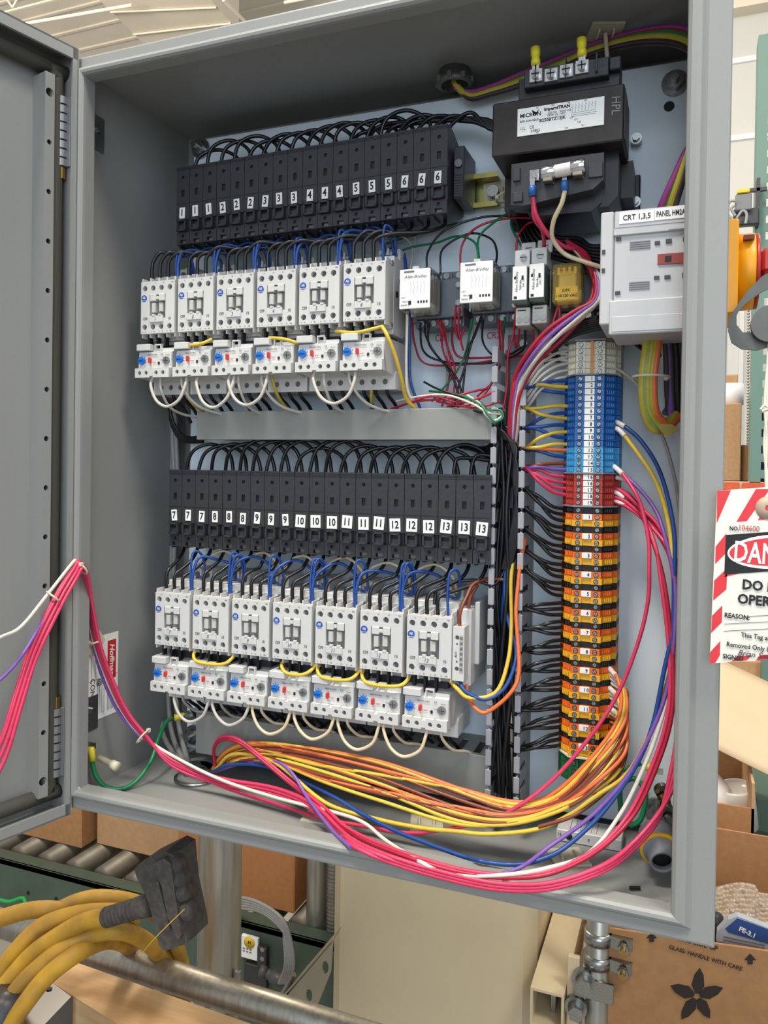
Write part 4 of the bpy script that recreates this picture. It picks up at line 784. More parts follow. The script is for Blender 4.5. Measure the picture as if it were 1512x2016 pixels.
# ---------------------------------------------------------------- relay and control wiring (thin)
RW = [('k', [(840, 527, .10), (843, 495, .11), (874, 455, .12), (939, 430, .13), (999, 425, .14), (1058, 432, .14)], 'from the left cube relay over to the transformer'),
 ('k', [(867, 537, .11), (872, 490, .12), (924, 460, .13), (966, 470, .125), (978, 495, .12), (976, 520, .11)], 'arching between the two cube relays'),
 ('r', [(907, 545, .12), (909, 485, .12), (940, 447, .13), (999, 430, .135), (1058, 432, .13), (1080, 450, .12)], 'arching from the right relay socket up to the transformer'),
 ('r', [(1016, 500, .12), (1020, 465, .12), (1040, 440, .125), (1062, 438, .12)], 'above the left slim relay'),
 ('r', [(1072, 480, .11), (1070, 455, .11), (1062, 440, .11)], 'above the right slim relay'),
 ('g', [(942, 517, .09), (935, 478, .11), (900, 465, .13), (860, 478, .14), (810, 487, .14), (760, 505, .14)], 'from the right cube relay leftwards behind contactor 6'),
 ('g', [(944, 520, .095), (942, 470, .12), (970, 440, .13), (1004, 420, .14), (1008, 450, .13), (1034, 497, .115)], 'looping from the right cube relay to the slim relay socket'),
 ('g', [(760, 480, .15), (790, 470, .15), (840, 455, .15), (900, 440, .15)], 'lying level on the panel above the relays'),
 ('k', [(1042, 490, .12), (1042, 460, .13), (1044, 430, .14)], 'rising from the slim relay sockets'),
 ('r', [(810, 619, .12), (817, 679, .14), (838, 716, .15), (909, 718, .15), (980, 708, .15), (1040, 698, .14)], 'running level below CR1 to the duct'),
 ('r', [(905, 620, .12), (890, 660, .14), (900, 700, .15), (940, 705, .15), (1010, 700, .14)], 'looping under the sockets and right'),
 ('k', [(827, 635, .12), (833, 690, .14), (869, 711, .15), (930, 716, .15), (979, 711, .15), (1036, 679, .14)], 'running level below the sockets'),
 ('k', [(845, 635, .12), (843, 670, .13), (852, 690, .135), (879, 723, .13), (900, 765, .13), (906, 800, .125)], 'dropping from the left socket into the duct'),
 ('k', [(838, 632, .12), (838, 660, .13), (860, 700, .135), (900, 745, .13), (912, 800, .125)], 'dropping from the left socket beside another'),
 ('k', [(947, 624, .12), (935, 660, .135), (920, 690, .135), (914, 740, .13), (908, 800, .125)], 'dropping from the right socket into the duct'),
 ('k', [(951, 630, .12), (950, 670, .135), (965, 695, .14), (990, 710, .145)], 'curving right from the right socket'),
 ('k', [(945, 632, .12), (930, 670, .135), (916, 720, .13), (900, 770, .13), (895, 800, .13)], 'dropping beside the others from the right socket'),
 ('r', [(867, 632, .12), (872, 689, .14), (890, 730, .135), (900, 770, .13), (902, 802, .125)], 'dropping from the left socket into the duct'),
 ('r', [(872, 635, .12), (880, 680, .14), (896, 730, .135), (890, 802, .13)], 'dropping close beside it'),
 ('r', [(862, 630, .12), (885, 700, .14), (882, 760, .135), (870, 800, .13)], 'slanting left into the duct'),
 ('r', [(981, 629, .12), (984, 679, .14), (979, 718, .14), (962, 765, .13), (929, 795, .12), (880, 800, .12)], 'from the right socket curving down left'),
 ('r', [(985, 632, .12), (990, 690, .14), (975, 745, .14), (940, 780, .12)], 'from the right socket curving down'),
 ('r', [(898, 600, .11), (896, 640, .12), (905, 668, .13), (914, 640, .13), (912, 605, .12)], 'hanging in a short loop between the sockets'),
 ('r', [(905, 605, .11), (903, 650, .12), (912, 690, .13)], 'hanging between the sockets'),
 ('g', [(929, 629, .12), (918, 690, .14), (900, 730, .14), (874, 763, .13), (850, 790, .12)], 'slanting from the right socket down to the duct'),
 ('g', [(994, 624, .12), (990, 670, .14), (984, 720, .14)], 'right of the right socket'),
 ('wg', [(868, 540, .15), (880, 640, .155), (880, 720, .155), (878, 790, .14)], 'straight down on the panel right of CR1'),
 ('r', [(1017, 600, .11), (1012, 650, .12), (1016, 685, .13), (1022, 650, .12), (1019, 605, .11)], 'hanging in a loop below the slim relays'),
 ('k', [(1034, 650, .12), (1033, 680, .13), (1022, 695, .14), (995, 705, .14)], 'below the left slim relay'), ('k', [(1062, 650, .12), (1062, 670, .12), (1075, 690, .12)], 'below the right slim relay'), ('r', [(1050, 650, .12), (1050, 690, .13), (1040, 700, .13)], 'between the slim relays'),
 ('r', [(1100, 600, .10), (1102, 630, .10), (1092, 650, .10), (1088, 640, .10), (1098, 605, .10)], 'in a tight loop under the gold relay'),
 ('r', [(800, 795, .11), (850, 780, .105), (900, 792, .10), (940, 785, .10), (975, 770, .10)], 'lying wavy on top of the middle duct'), ('r', [(770, 805, .12), (820, 790, .11), (880, 785, .105), (925, 772, .11), (960, 765, .12)], 'lying on the duct toward its right end'),
 ('r', [(860, 790, .11), (910, 800, .10), (950, 800, .10), (985, 790, .105)], 'at the duct edge under the green one'), ('w', [(780, 790, .12), (830, 780, .11), (880, 778, .10), (930, 795, .095), (960, 812, .095), (985, 815, .095)], 'twisted along the top of the middle duct'),
 ('g', [(845, 770, .12), (890, 775, .11), (925, 785, .10), (950, 800, .095), (960, 815, .092), (975, 830, .092), (990, 822, .092), (985, 808, .092), (965, 808, .094)], 'ending in a loop over the right end of the middle duct'),
 ('w', [(920, 778, .105), (945, 795, .098), (955, 815, .095), (972, 828, .094), (988, 818, .094), (978, 805, .094)], 'looped with the green one at the duct end'),
 ('k', [(835, 752, .12), (860, 765, .11), (900, 778, .105), (940, 790, .10), (955, 803, .097), (950, 812, .097), (932, 808, .098)], 'with a free end above the middle duct'),
 ('r', [(1020, 600, .115), (1015, 640, .12), (1000, 700, .12), (998, 760, .115), (990, 810, .112)], 'from slim relay left side down to the duct corner'),
 ('wg', [(815, 500, .14), (818, 470, .145), (800, 450, .15), (780, 445, .15)], 'curling above the left cube relay'), ('b', [(800, 540, .12), (795, 500, .13), (775, 490, .14), (755, 495, .14)], 'arching right of contactor 6'), ('wg', [(806, 540, .12), (812, 490, .14), (790, 465, .14), (750, 470, .14)], 'arching above the blue one')]
for i, (c, P, d_) in enumerate(RW): wire(P, c, .0019 if c == 'b' else .0012, f'thin {WN[c]} wire {d_}', 'thin control wires around the relays', n=6)
# colour bundle from the disconnect down into the vertical duct
for k, c in enumerate(('r', 'r', 'r', 'v', 'v', 'cr', 'wg', 'r')):
    o = 4.2*k-14; w = lambda i: 5*math.sin(k*2.1+i*1.3); y = .006*((k*5) % 3)
    wire([(1118+o*.2, 478+o*.3, .11), (1150+w(0), 505+o*.4, .10), (1172+o*.3+w(1), 545, .088+y), (1172+o*.4+w(2), 590, .082+y), (1140+o*.6, 620+o*.3+w(3), .082+y), (1090+o*.8, 660+o*.5+w(4), .082+y), (1045+o*.6+w(5), 705+o*.6, .086+y), (1018+o*.5, 760+o*.6, .098), (1010+o*.5+w(6), 830, .105), (1008+o*.3, 900, .115)], c, .0019, f'{WN[c]} wire of the bundle curving under the disconnect, {NTH[k]} in it', 'control bundle by the disconnect')
wire([(1049, 388, .058), (1056, 425, .062), (1080, 462, .075), (1110, 485, .09), (1128, 490, .10)], 'p', .0021, 'thick red wire from the left blue lug of the transformer'); wire([(1049, 388, .058), (1052, 430, .064), (1068, 455, .08), (1072, 490, .10)], 'p', .0018, 'second red wire from the left blue lug of the transformer')
wire([(1112, 375, .055), (1106, 400, .058), (1090, 435, .065), (1088, 470, .075), (1112, 500, .085), (1150, 515, .085), (1190, 528, .09)], 'cr', .0021, 'cream wire from the right blue lug down to the disconnect switch')
for k, (u, v) in enumerate(((1048, 372), (1111, 362))):
    t = thing('spade_lug', (0, 0, 0), f'blue insulated lug on the {["left", "right"][k]} lower transformer terminal', 'crimp lug'); p = at(u, v, y=.055)
    G().lathe([(0, -.006), (.0032, -.006), (.0034, .0), (.0028, .003), (0, .003)], p, (0, -.1, 1), 14).build('sleeve', mat('sleeve_blue', '2A62A8', .35), t); G().box((p.x-.002, .0545, p.z+.002), (p.x+.002, .0555, p.z+.011)).build('tongue', CHROME, t)
for k, (c, dx, dz) in enumerate((('dk', 0, .000), ('v', .0, .002), ('r', .002, -.002))): wire([(1110+k*12, 478, .12), (1120+k*8, 500, .125), (1118+k*8, 520, .13)], c, .0017, f'{WN[c]} wire into the top of the gold relay socket', 'wires at the gold relay')

# ---------------------------------------------------------------- heavy cables at the right wall
HV = [('v', .0030, 0, 'magenta violet'), ('g', .0026, 7, 'green'), ('ol', .0036, 14, 'olive yellow'), ('dk', .0032, 22, 'dark brown'), ('n', .0028, 4, 'brown')]
WM['mg'] = mat('wire_magenta', '9A3A8C', .4)
for c, r_, o, nm in HV:
    cc = 'mg' if nm.startswith('magenta') else c
    wire([(895, 150, .150), (898, 172-o*.3, .150), (925, 182+o*.5, .15), (965, 172+o*.6, .148), (1018, 150+o*.9, .146), (1090, 120+o, .142), (1168, 88+o*.8, .135), (1257, 62+o, .125), (1332, 54+o*1.5, .115), (1372, 75+o*2, .105), (1385, 160+o*2, .095), (1372, 260, .085), (1350+o*.3, 300, .080), (1322+o*.9, 360, .078), (1302+o*1.2, 405, .085), (1295+o*1.2, 430, .10)], cc, r_, f'thick {nm} cable passing over the transformer to the disconnect switch', 'heavy supply cables', n=10)
for k, (c, r_, u, e) in enumerate((('ol', .0034, 1276, 0), ('ol', .0034, 1288, 8), ('lg', .0032, 1282, 4), ('o', .0030, 1300, 10), ('ol', .0030, 1294, 14))):
    wire([(u, 625, .080), (u-4, 680, .076), (u-12, 740, .074), (u-10, 800, .078), (u+2, 835-e, .085), (u+20, 848-e, .090), (u+38, 828-e, .10)], c, r_, f'thick {WN[c]} cable folded down below the disconnect switch, {NTH[k]} from the left', 'folded cables below the disconnect switch', n=10)
for k, (c, u) in enumerate((('dk', 1312), ('dk', 1322), ('k', 1332), ('dk', 1342), ('v', 1318))):
    wire([(u-6, 625, .10), (u, 690, .11), (u+2, 760, .115), (u+4, 800+5*k, .12), (u-2, 812+4*k, .135)], c, .0032, f'thick dark cable hanging below the disconnect, {NTH[k]} of five', 'dark cables at the right wall', n=10)
o = G().prism([(at(1290, 835, y=.08).x, at(1290, 835, y=.08).z), (at(1312, 862, y=.08).x, at(1312, 862, y=.08).z), (at(1338, 845, y=.08).x, at(1338, 845, y=.08).z), (at(1322, 835, y=.08).x, at(1322, 835, y=.08).z)], 1, .079, .081).build('tape_end', mat('tape_olive', '9C8A35', .5)); tag(o, 'ragged olive tape end at the bottom of the folded yellow cables', 'tape')
wire([(1245, 640, .09), (1205, 600, .095), (1225, 650, .11), (1270, 690, .13), (1300, 700, .14)], 'k', .0022, 'black cable curving from the switch corner to the right wall')
wire([(1200, 720, .13), (1225, 732, .125), (1250, 752, .12), (1268, 775, .12), (1290, 830, .125), (1312, 880, .13), (1330, 950, .13), (1338, 1010, .12), (1340, 1080, .10)], 'wg', .0016, 'pale wire from the beige blocks curving down along the right wall')

# ---------------------------------------------------------------- big field wiring sweeps
def sleeve(P, lab):
    o = G().tube([at(*p[:2], y=p[2]) for p in P], .0025, 8, sub=3).build('wire_sleeve', mat('sleeve_white', 'DAD6D2', .3)); tag(o, lab, 'wire marker', 'white wire markers')
DOOR = [(-60, 1560, -.12), (-2, 1462, -.10), (28, 1372, -.088), (62, 1268, -.07), (108, 1175, -.040), (140, 1122, -.018), (153, 1105, -.010), (163, 1122, .000), (172, 1185, .018), (187, 1262, .030), (207, 1322, .040), (240, 1395, .050), (280, 1447, .060)]
def dsh(o, b=0): return [(u+o*.8, v+o*.3+b*.2*max(0, 8-i), y) for i, (u, v, y) in enumerate(DOOR)]
R1 = [(340, 1497, .07), (430, 1545, .075), (540, 1582, .07), (640, 1612, .06), (720, 1627, .055), (781, 1638, .052), (841, 1638, .05), (946, 1619, .055), (1022, 1586, .06), (1098, 1525, .07), (1174, 1434, .08), (1222, 1354, .085), (1259, 1256, .085), (1276, 1180, .085), (1278, 1120, .085), (1277, 1066, .09), (1265, 1005, .10), (1250, 969, .105), (1222, 929, .12), (1198, 915, .13)]
wire(dsh(0)+R1, 'p', .0019, 'pink-red wire from the door up to the red blocks, innermost sweep', 'long pink-red wires from the door', n=8)
RB = [(340, 1500, .07), (430, 1535, .075), (540, 1555, .07), (620, 1590, .05), (690, 1650, .016), (781, 1690, -.009), (901, 1724, -.013), (992, 1740, -.013), (1082, 1738, -.012), (1173, 1710, .0), (1233, 1672, .025), (1293, 1606, .045), (1328, 1540, .05), (1345, 1440, .06), (1348, 1330, .07), (1340, 1200, .08), (1332, 1110, .09), (1308, 1058, .10), (1275, 1018, .11), (1237, 988, .125), (1197, 978, .135)]
for k in range(3):
    e = 6*k; wire(dsh(4+4*k, 12*k)+[(u-(0 if i < 12 else e*.9), v+(e if i < 12 else -e*.3)-(4 if i < 4 else 0), y) for i, (u, v, y) in enumerate(RB)], 'p', .0019, f'pink-red wire from the door along the front lip, {["upper", "middle", "lowest"][k]} of three', 'long pink-red wires from the door')
RC = [(424, 1508, .10), (421, 1475, .095), (436, 1457, .09), (470, 1462, .085), (520, 1500, .08), (580, 1550, .07), (640, 1597, .05), (690, 1640, .024), (781, 1680, -.002), (901, 1716, -.011), (1000, 1728, -.011), (1090, 1718, -.005), (1180, 1672, .02), (1250, 1600, .045), (1300, 1490, .055), (1322, 1410, .06), (1326, 1332, .068), (1320, 1241, .075), (1308, 1150, .08), (1290, 1080, .09), (1262, 1012, .11), (1232, 975, .125), (1197, 968, .135)]
wire(RC, 'r', .0019, 'dark pink wire looping up from the floor fitting, then low across to the red blocks')
wire([(p[0]-(7 if 12 < i < 19 else 0), p[1]-6, p[2]+.001) for i, p in enumerate(RC)][1:], 'p', .0018, 'second pink wire rising beside the loop from the floor fitting')
BL = [(420, 1520, .10), (450, 1506, .09), (520, 1508, .085), (600, 1540, .075), (660, 1570, .065), (709, 1600, .055), (781, 1637, .04), (900, 1682, .022), (961, 1698, .015), (1022, 1702, .015), (1070, 1690, .02), (1113, 1668, .03), (1174, 1613, .045), (1222, 1553, .055), (1259, 1494, .06), (1286, 1424, .065), (1308, 1317, .07), (1324, 1241, .075), (1327, 1150, .08), (1328, 1060, .085), (1316, 985, .095), (1295, 920, .105), (1262, 868, .12), (1230, 840, .128), (1203, 828, .135)]
wire(BL, 'b', .0020, 'long blue wire from the floor fitting sweeping across and up to the blue blocks')
YL = [(425, 1515, .10), (460, 1485, .09), (540, 1500, .08), (640, 1580, .06), (740, 1612, .055), (830, 1630, .05), (900, 1637, .048), (960, 1642, .047), (1050, 1634, .05), (1110, 1610, .055), (1180, 1563, .06), (1228, 1530, .065), (1262, 1480, .068), (1296, 1400, .07), (1324, 1300, .075), (1333, 1200, .08), (1325, 1100, .085), (1314, 1020, .095), (1290, 945, .105), (1245, 878, .12), (1218, 846, .128), (1195, 837, .135)]
wire(YL, 'y', .0020, 'long yellow wire from the floor fitting sweeping low across and up to the blue blocks')
wire([(985, 1722, -.007), (1030, 1705, .005), (1080, 1668, .03), (1160, 1610, .045), (1222, 1545, .055), (1262, 1482, .06), (1300, 1400, .065), (1320, 1320, .07), (1330, 1220, .075), (1328, 1140, .08), (1310, 1060, .09), (1288, 1000, .105), (1240, 945, .12), (1200, 930, .135)], 'v', .0018, 'violet wire with a free end on the front lip rising to light blue block 15')
wire([(420, 1520, .10), (480, 1502, .09), (540, 1498, .08), (575, 1522, .07), (605, 1570, .055), (650, 1630, .02), (690, 1668, -.007)], 'v', .0017, 'violet wire from the floor fitting ending on the front lip')
wire([(-60, 1290, -.12), (-2, 1256, -.10), (40, 1235, -.09), (90, 1175, -.05), (138, 1114, -.02)]+dsh(-4)[6:]+[(340, 1488, .07), (440, 1537, .07), (560, 1575, .06), (700, 1612, .040), (760, 1655, .014), (830, 1698, -.007), (900, 1722, -.012), (1000, 1722, -.011), (1082, 1708, -.004), (1159, 1680, .015), (1219, 1606, .045), (1259, 1530, .055), (1292, 1448, .062), (1318, 1350, .07), (1336, 1200, .08), (1345, 1080, .09)], 'w', .0018, 'long white wire from the door sweeping to the right wall')
wire([(-40, 1362, -.12), (0, 1338, -.10), (40, 1295, -.085), (80, 1230, -.06), (125, 1150, -.028), (150, 1110, -.010), (160, 1130, .004), (168, 1200, .02), (184, 1270, .032), (200, 1330, .042), (232, 1400, .052), (275, 1450, .062)], 'v', .0017, 'violet wire of the door bundle crossing the left rim')
UA = [(418, 1514, .112), (445, 1478, .10), (500, 1462, .09), (600, 1472, .08), (750, 1500, .07), (900, 1540, .065), (1010, 1578, .065), (1090, 1562, .07), (1150, 1505, .08), (1192, 1440, .095), (1212, 1385, .11), (1188, 1325, .135)]
LA = [(430, 1520, .11), (470, 1498, .09), (540, 1500, .08), (640, 1540, .065), (760, 1580, .055), (900, 1622, .05), (1010, 1622, .05), (1120, 1588, .055), (1185, 1535, .065), (1232, 1460, .085), (1240, 1400, .105), (1192, 1360, .135)]
cols = ['o', 'y', 'o', 'n', 'y', 'n', 'o', 'n', 'y', 'n', 'o', 'y', 'n', 'y']
for k, c in enumerate(cols):
    t0 = k/13; ph = random.uniform(0, 6); P = []
    for i, (a, b) in enumerate(zip(UA, LA)):
        t = min(1, max(0, t0+.20*math.sin(ph+i*.9)*(1 if 2 < i < 9 else .3))); p = [a[q]+(b[q]-a[q])*t for q in range(3)]
        if i == 11: p[:2] = [1191, 1308+10*k]
        if i == 10: p[:2] = [1216+6*(k % 4), 1336+9*k]
        if i == 9: p[:2] = [1216+5*((k+1) % 4), 1400+8*k]
        if i == 8: p[:2] = [1182+3*(k % 3), 1470+6*k]
        P.append(tuple(p))
    wire(P, c, .0018, f'{WN[c]} wire of the low harness to the orange blocks, {NTH[k]} from the top', 'low harness of orange, yellow and brown wires')
    if k < 10:
        a, b = P[11], P[10]; sleeve([(a[0]+(b[0]-a[0])*t, a[1]+(b[1]-a[1])*t-2, a[2]+(b[2]-a[2])*t) for t in (.35, .6, .85)], f'white marker sleeve on the {WN[c]} wire near orange marker {9+k//2}, {["upper", "lower"][k % 2]}')
for k, P in enumerate(([(1207, 829, .133), (1218, 833, .130), (1230, 840, .127)], [(1207, 842, .131), (1218, 846, .127), (1230, 858, .124)], [(1207, 917, .127), (1218, 926, .121), (1226, 934, .119)], [(1215, 940, .128), (1226, 942, .124), (1236, 946, .121)], [(1205, 966, .133), (1218, 972, .128), (1230, 980, .125)], [(1208, 985, .132), (1222, 990, .127), (1234, 996, .124)])): sleeve(P, f'clear white marker sleeve right of the {["blue block 8", "blue block 9", "light blue block 14", "light blue block 15", "red block 16", "red block 18"][k]}')
wire([(1197, 985, .135), (1235, 998, .122), (1280, 1035, .105), (1318, 1085, .09), (1336, 1160, .08), (1342, 1260, .07)], 'p', .0019, 'pink-red wire from the lowest red block down the right wall'); wire([(1198, 957, .135), (1225, 968, .126), (1262, 1000, .108), (1300, 1040, .098), (1330, 1110, .088), (1344, 1220, .075)], 'p', .0019, 'pink-red wire from the upper red block down the right wall')
for k, (c, e) in enumerate((('n', 0), ('n', 8))): wire([(1195, 1405+e, .135), (1222, 1420+e, .115), (1234, 1450+e, .10), (1226, 1500+e, .085), (1195, 1555, .07), (1130, 1605, .055), (1060, 1628, .05)], c, .0018, f'brown wire bulging out right of orange marker {12+k}', 'brown wires right of the lowest blocks')

# ---------------------------------------------------------------- grounds, ties, fittings
wire([(181, 1497, .030), (188, 1525, .032), (205, 1547, .036), (235, 1554, .045), (268, 1538, .06), (297, 1498, .08), (312, 1455, .10), (325, 1425, .12), (338, 1414, .135)], 'g', .0024, 'green ground wire from the left wall bracket to the panel bolt', n=10)
def lug(p, q, r, lab, c='sleeve_yellow', h='D8C832'):
    t = thing('ring_lug', (0, 0, 0), lab, 'crimp lug'); p, q = Vector(p), Vector(q); L = (q-p).length; d = (q-p).normalized()
    G().lathe([(0, 0), (r, 0), (r*.85, L*.4), (r*1.05, L), (0, L)], p, d, 16).build('sleeve', mat(c, h, .35), t); G().box(q-Vector((.004, .0005, .001)), q+Vector((.006, .0008, .005))).build('tongue', CHROME, t)
lug(at(182, 1497, y=.030), at(179, 1470, y=.028), .0042, 'yellow crimp lug on the left wall bracket'); lug(at(343, 1413, y=.142), at(362, 1411, y=.150), .0042, 'yellow crimp lug at the lower left panel bolt')
t = thing('ground_stud', (0, 0, 0), 'zinc ground stud and nuts above the lower left panel nut', 'stud'); p = at(377, 1409, y=.155)
G().cyl((p.x, .150, p.z), (p.x, PY-.0002, p.z), .0075, 6).build('nut', ZINC, t); G().cyl((p.x, .140, p.z), (p.x, .150, p.z), .004, 12).build('stud', ZINC, t)
o = G().lathe([(0, 0), (.0035, 0), (.0035, .020), (.005, .020), (.005, .028), (0, .028)], at(196, 1492, y=.035), (.75, -.1, -.12), 14).build('nylon_stud', TIE); tag(o, 'short translucent nylon stud on the left wall beside the yellow lug', 'stud')
wire([(1192, 1527, .12), (1229, 1515, .115), (1262, 1503, .12)], 'g', .0020, 'green ground wire going to the yellow lug in the lower right corner'); wire([(1222, 1598, .10), (1222, 1550, .10), (1248, 1533, .10), (1271, 1561, .10), (1262, 1612, .10), (1240, 1626, .10)], 'g', .0024, 'green ground wire looping above the floor in the lower right corner', n=10)
lug(at(1270, 1506, y=.12), at(1292, 1522, y=.12), .0045, 'yellow crimp lug in the lower right corner')
t = thing('ground_stud', (0, 0, 0), 'brass coloured ground bolt stack in the lower right corner', 'stud')
for k in range(4): p = at(1305+5*k, 1560+20*k, y=.115-.006*k); G().cyl(p, p+Vector((-.002, .005, .001)), .0068-.001*(k % 2), 6 if k % 2 else 18).build('washer' if k % 2 == 0 else 'nut', ZINC if k != 1 else BRASS, t)
def tie_mount(c, n_, u, v, lab, s=.012):
    t = thing('tie_mount', (0, 0, 0), lab, 'cable tie mount'); c, n_, u, v = map(Vector, (c, n_, u, v))
    q = [c+u*a*s+v*b*s for a, b in ((-1, -1), (1, -1), (1, 1), (-1, 1))]; V = q+[p+n_*.002 for p in q]
    G().add(V, [(0, 1, 2, 3), (7, 6, 5, 4), (0, 4, 5, 1), (1, 5, 6, 2), (2, 6, 7, 3), (3, 7, 4, 0)]).build('base', TIE, t)
    for a in (-.45, .45): G().tube([c+u*a*s-v*s*.5, c+u*a*s-v*s*.3+n_*.0045, c+u*a*s+v*s*.3+n_*.0045, c+u*a*s+v*s*.5], .0011, 6).build('saddle', TIE, t)
for u, v, zz, lab, an in ((840, 1622, .0032, 'cream cable tie mount on the enclosure floor left of centre', .3), (1118, 1690, .0032, 'cream cable tie mount on the enclosure floor near the front right', .5), (632, 1608, .0032, 'cream cable tie mount half under the pink wires on the floor', .1)):
    p = at(u, v, z=zz); tie_mount(p, (0, 0, 1), (math.cos(an), math.sin(an), 0), (-math.sin(an), math.cos(an), 0), lab, .0165)
p = at(176, 1262, x=.0006); tie_mount((.0006, p.y+.004, p.z), (1, 0, 0), (0, .8, .6), (0, -.6, .8), 'cream cable tie mount on the left wall holding the door bundle', .0135)
p = at(1192, 60, z=H-.0032); tie_mount(p, (0, 0, -1), (.9, .3, 0), (-.3, .9, 0), 'cream cable tie mount on the enclosure ceiling', .016)
wire([tuple(p+Vector((0, 0, -.003))), tuple(p+Vector((.002, 0, -.025))), tuple(p+Vector((.003, 0, -.034)))], 'w', .002, 'white tie tail hanging from the ceiling mount', m=TIE, name='tie_tail', cat='cable tie')
def tie(u, v, y, r, ax, lab, asp=1):
    c = at(u, v, y=y); ax = Vector(ax).normalized(); a = ax.orthogonal().normalized(); b = ax.cross(a); t = thing('cable_tie', (0, 0, 0), lab, 'cable tie')
    G().tube([c+a*math.cos(q*PI/6)*r+b*math.sin(q*PI/6)*r*asp for q in range(12)], .0011, 6, closed=True, sub=3).build('strap', TIE, t); G().box(c+a*r-Vector((.002, .002, .002)), c+a*r+Vector((.002, .002, .002)), .0004).build('tie_head', TIE, t)
tie(104, 1174, -.042, .0075, (.4, .6, .8), 'nylon tie on the wire bundle over the open door'); tie(160, 1118, -.006, .008, (.2, .6, .5), 'nylon tie on the wire bundle at the left rim'); tie(187, 1264, .030, .0065, (.25, .1, -1), 'nylon tie on the wire bundle at the wall mount'); tie(281, 1450, .060, .0085, (1, .2, -.8), 'nylon tie on the pink bundle low on the left')
tie(1282, 742, .076, .017, (0, 0, 1), 'nylon tie around the folded yellow cables', .8); tie(1000, 385, .139, .013, (.4, 0, -1), 'nylon tie around the black wires left of the transformer')
p = at(980, 385, y=PY); tie_mount((p.x, PY-.0002, p.z), (0, -1, 0), (1, 0, .1), (-.1, 0, 1), 'clear tie mount on the panel left of the transformer', .014)
t = thing('conduit_fitting', (0, 0, 0), 'round threaded conduit fitting in the enclosure ceiling behind the fuse row', 'fitting'); FG = mat('fitting_grey', '6E6C6A', .5, metal=.4)
c = (.372, .150); G().lathe([(.0145, 0), (.0185, 0), (.0185, .006), (.0165, .006), (.0165, .016), (.0145, .016)], (c[0], c[1], H-.019), (0, 0, 1), 24).build('locknut', FG, t)
for k in range(8): a = k*PI/4; G().box((c[0]+math.cos(a)*.0185-.002, c[1]+math.sin(a)*.0185-.002, H-.018), (c[0]+math.cos(a)*.0185+.002, c[1]+math.sin(a)*.0185+.002, H-.012)).build('lug_tooth', FG, t)
t = thing('conduit_fitting', (0, 0, 0), 'clear and metal ring fitting in the enclosure floor where the harness enters', 'fitting'); p = at(386, 1528, z=.006)
G().lathe([(.019, 0), (.022, 0), (.022, .004), (.0195, .006), (.0195, .014), (.018, .014)], (p.x, p.y, .003), (0, 0, 1), 28).build('bushing', GLASS, t); G().lathe([(.022, 0), (.025, 0), (.025, .003), (.022, .003)], (p.x, p.y, .003), (0, 0, 1), 28).build('locknut', ZINC, t)
t = thing('cable_gland', (0, 0, 0), 'grey cable gland with yellow ring lying in the lower right corner', 'cable gland'); p = at(1290, 1636, y=.10); d_ = (.20, -1, -.26)
G().lathe([(0, 0), (.013, 0), (.0155, .004), (.0155, .022), (.0145, .024)], p, d_, 24).build('body', mat('gland_grey', '7B7F88', .45), t); G().lathe([(.0145, .0225), (.0168, .0225), (.0168, .0262), (.0145, .0262)], p, d_, 24).build('ring', mat('gland_yellow', 'D9A722', .45), t)
G().lathe([(.0145, .0262), (.0115, .028), (.0108, .040), (.0088, .040), (.0088, .025)], p, d_, 24).build('nozzle', mat('gland_grey', '7B7F88'), t); G().lathe([(0, .034), (.0088, .034)], p, d_, 24).build('bore', BLACK2, t)
t = thing('spare_contact', (0, 0, 0), 'spare white contact block lying on the enclosure floor below the terminal strip', 'contact block'); p = at(1100, 1622, y=.135); q = at(1225, 1655, y=.125)
G().box((p.x, .120, .0035), (q.x, .150, .0150), .0008).build('body', WHITE, t)
for x_ in (.2, .75): G().cyl((p.x+(q.x-p.x)*x_, .1190, .0095), (p.x+(q.x-p.x)*x_, .1205, .0095), .0032, 12).build('screw_hole', BLACK2, t)
txt('15', .004, INK, t, (p.x+.003, .1198, .010)); txt('0', .004, INK, t, (p.x+(q.x-p.x)*.5, .1198, .009)); G().prism([(p.x+.019, .0115), (p.x+.022, .0115), (p.x+.0205, .008)], 1, .1195, .12).build('arrow_mark', INK, t)
for k in range(6): G().box((p.x+.012+k*.005, .124, .0150), (p.x+.0125+k*.005, .146, .0153)).build('print_line', INKG, t)
for k, (u, v, a) in enumerate(((1250, 1748, .4), (1303, 1777, .1), (866, 1692, -.4), (1262, 1660, .2))):
    p = at(u, v, z=.0055); d_ = Vector((math.cos(a), math.sin(a), 0))*.0045; o = G().cyl(p-d_, p+d_, .0016, 8).build('wire_clipping', BLACK2); tag(o, ['short black wire clipping on the floor near the right front corner', 'black wire clipping with bare copper strands nearest the right corner', 'black wire clipping under the long pink wires', 'black wire clipping by the spare contact block'][k], 'wire clipping')
    if k == 1:
        for q in range(3): G().tube([(.0045*math.cos(a), .0045*math.sin(a), 0), (.010, -.001+q*.0012, .0005), (.014, -.003+q*.0025, -.001)], .0003, 4).build('copper_strand', mat('copper', 'B8704A', .3, metal=1), o, p)

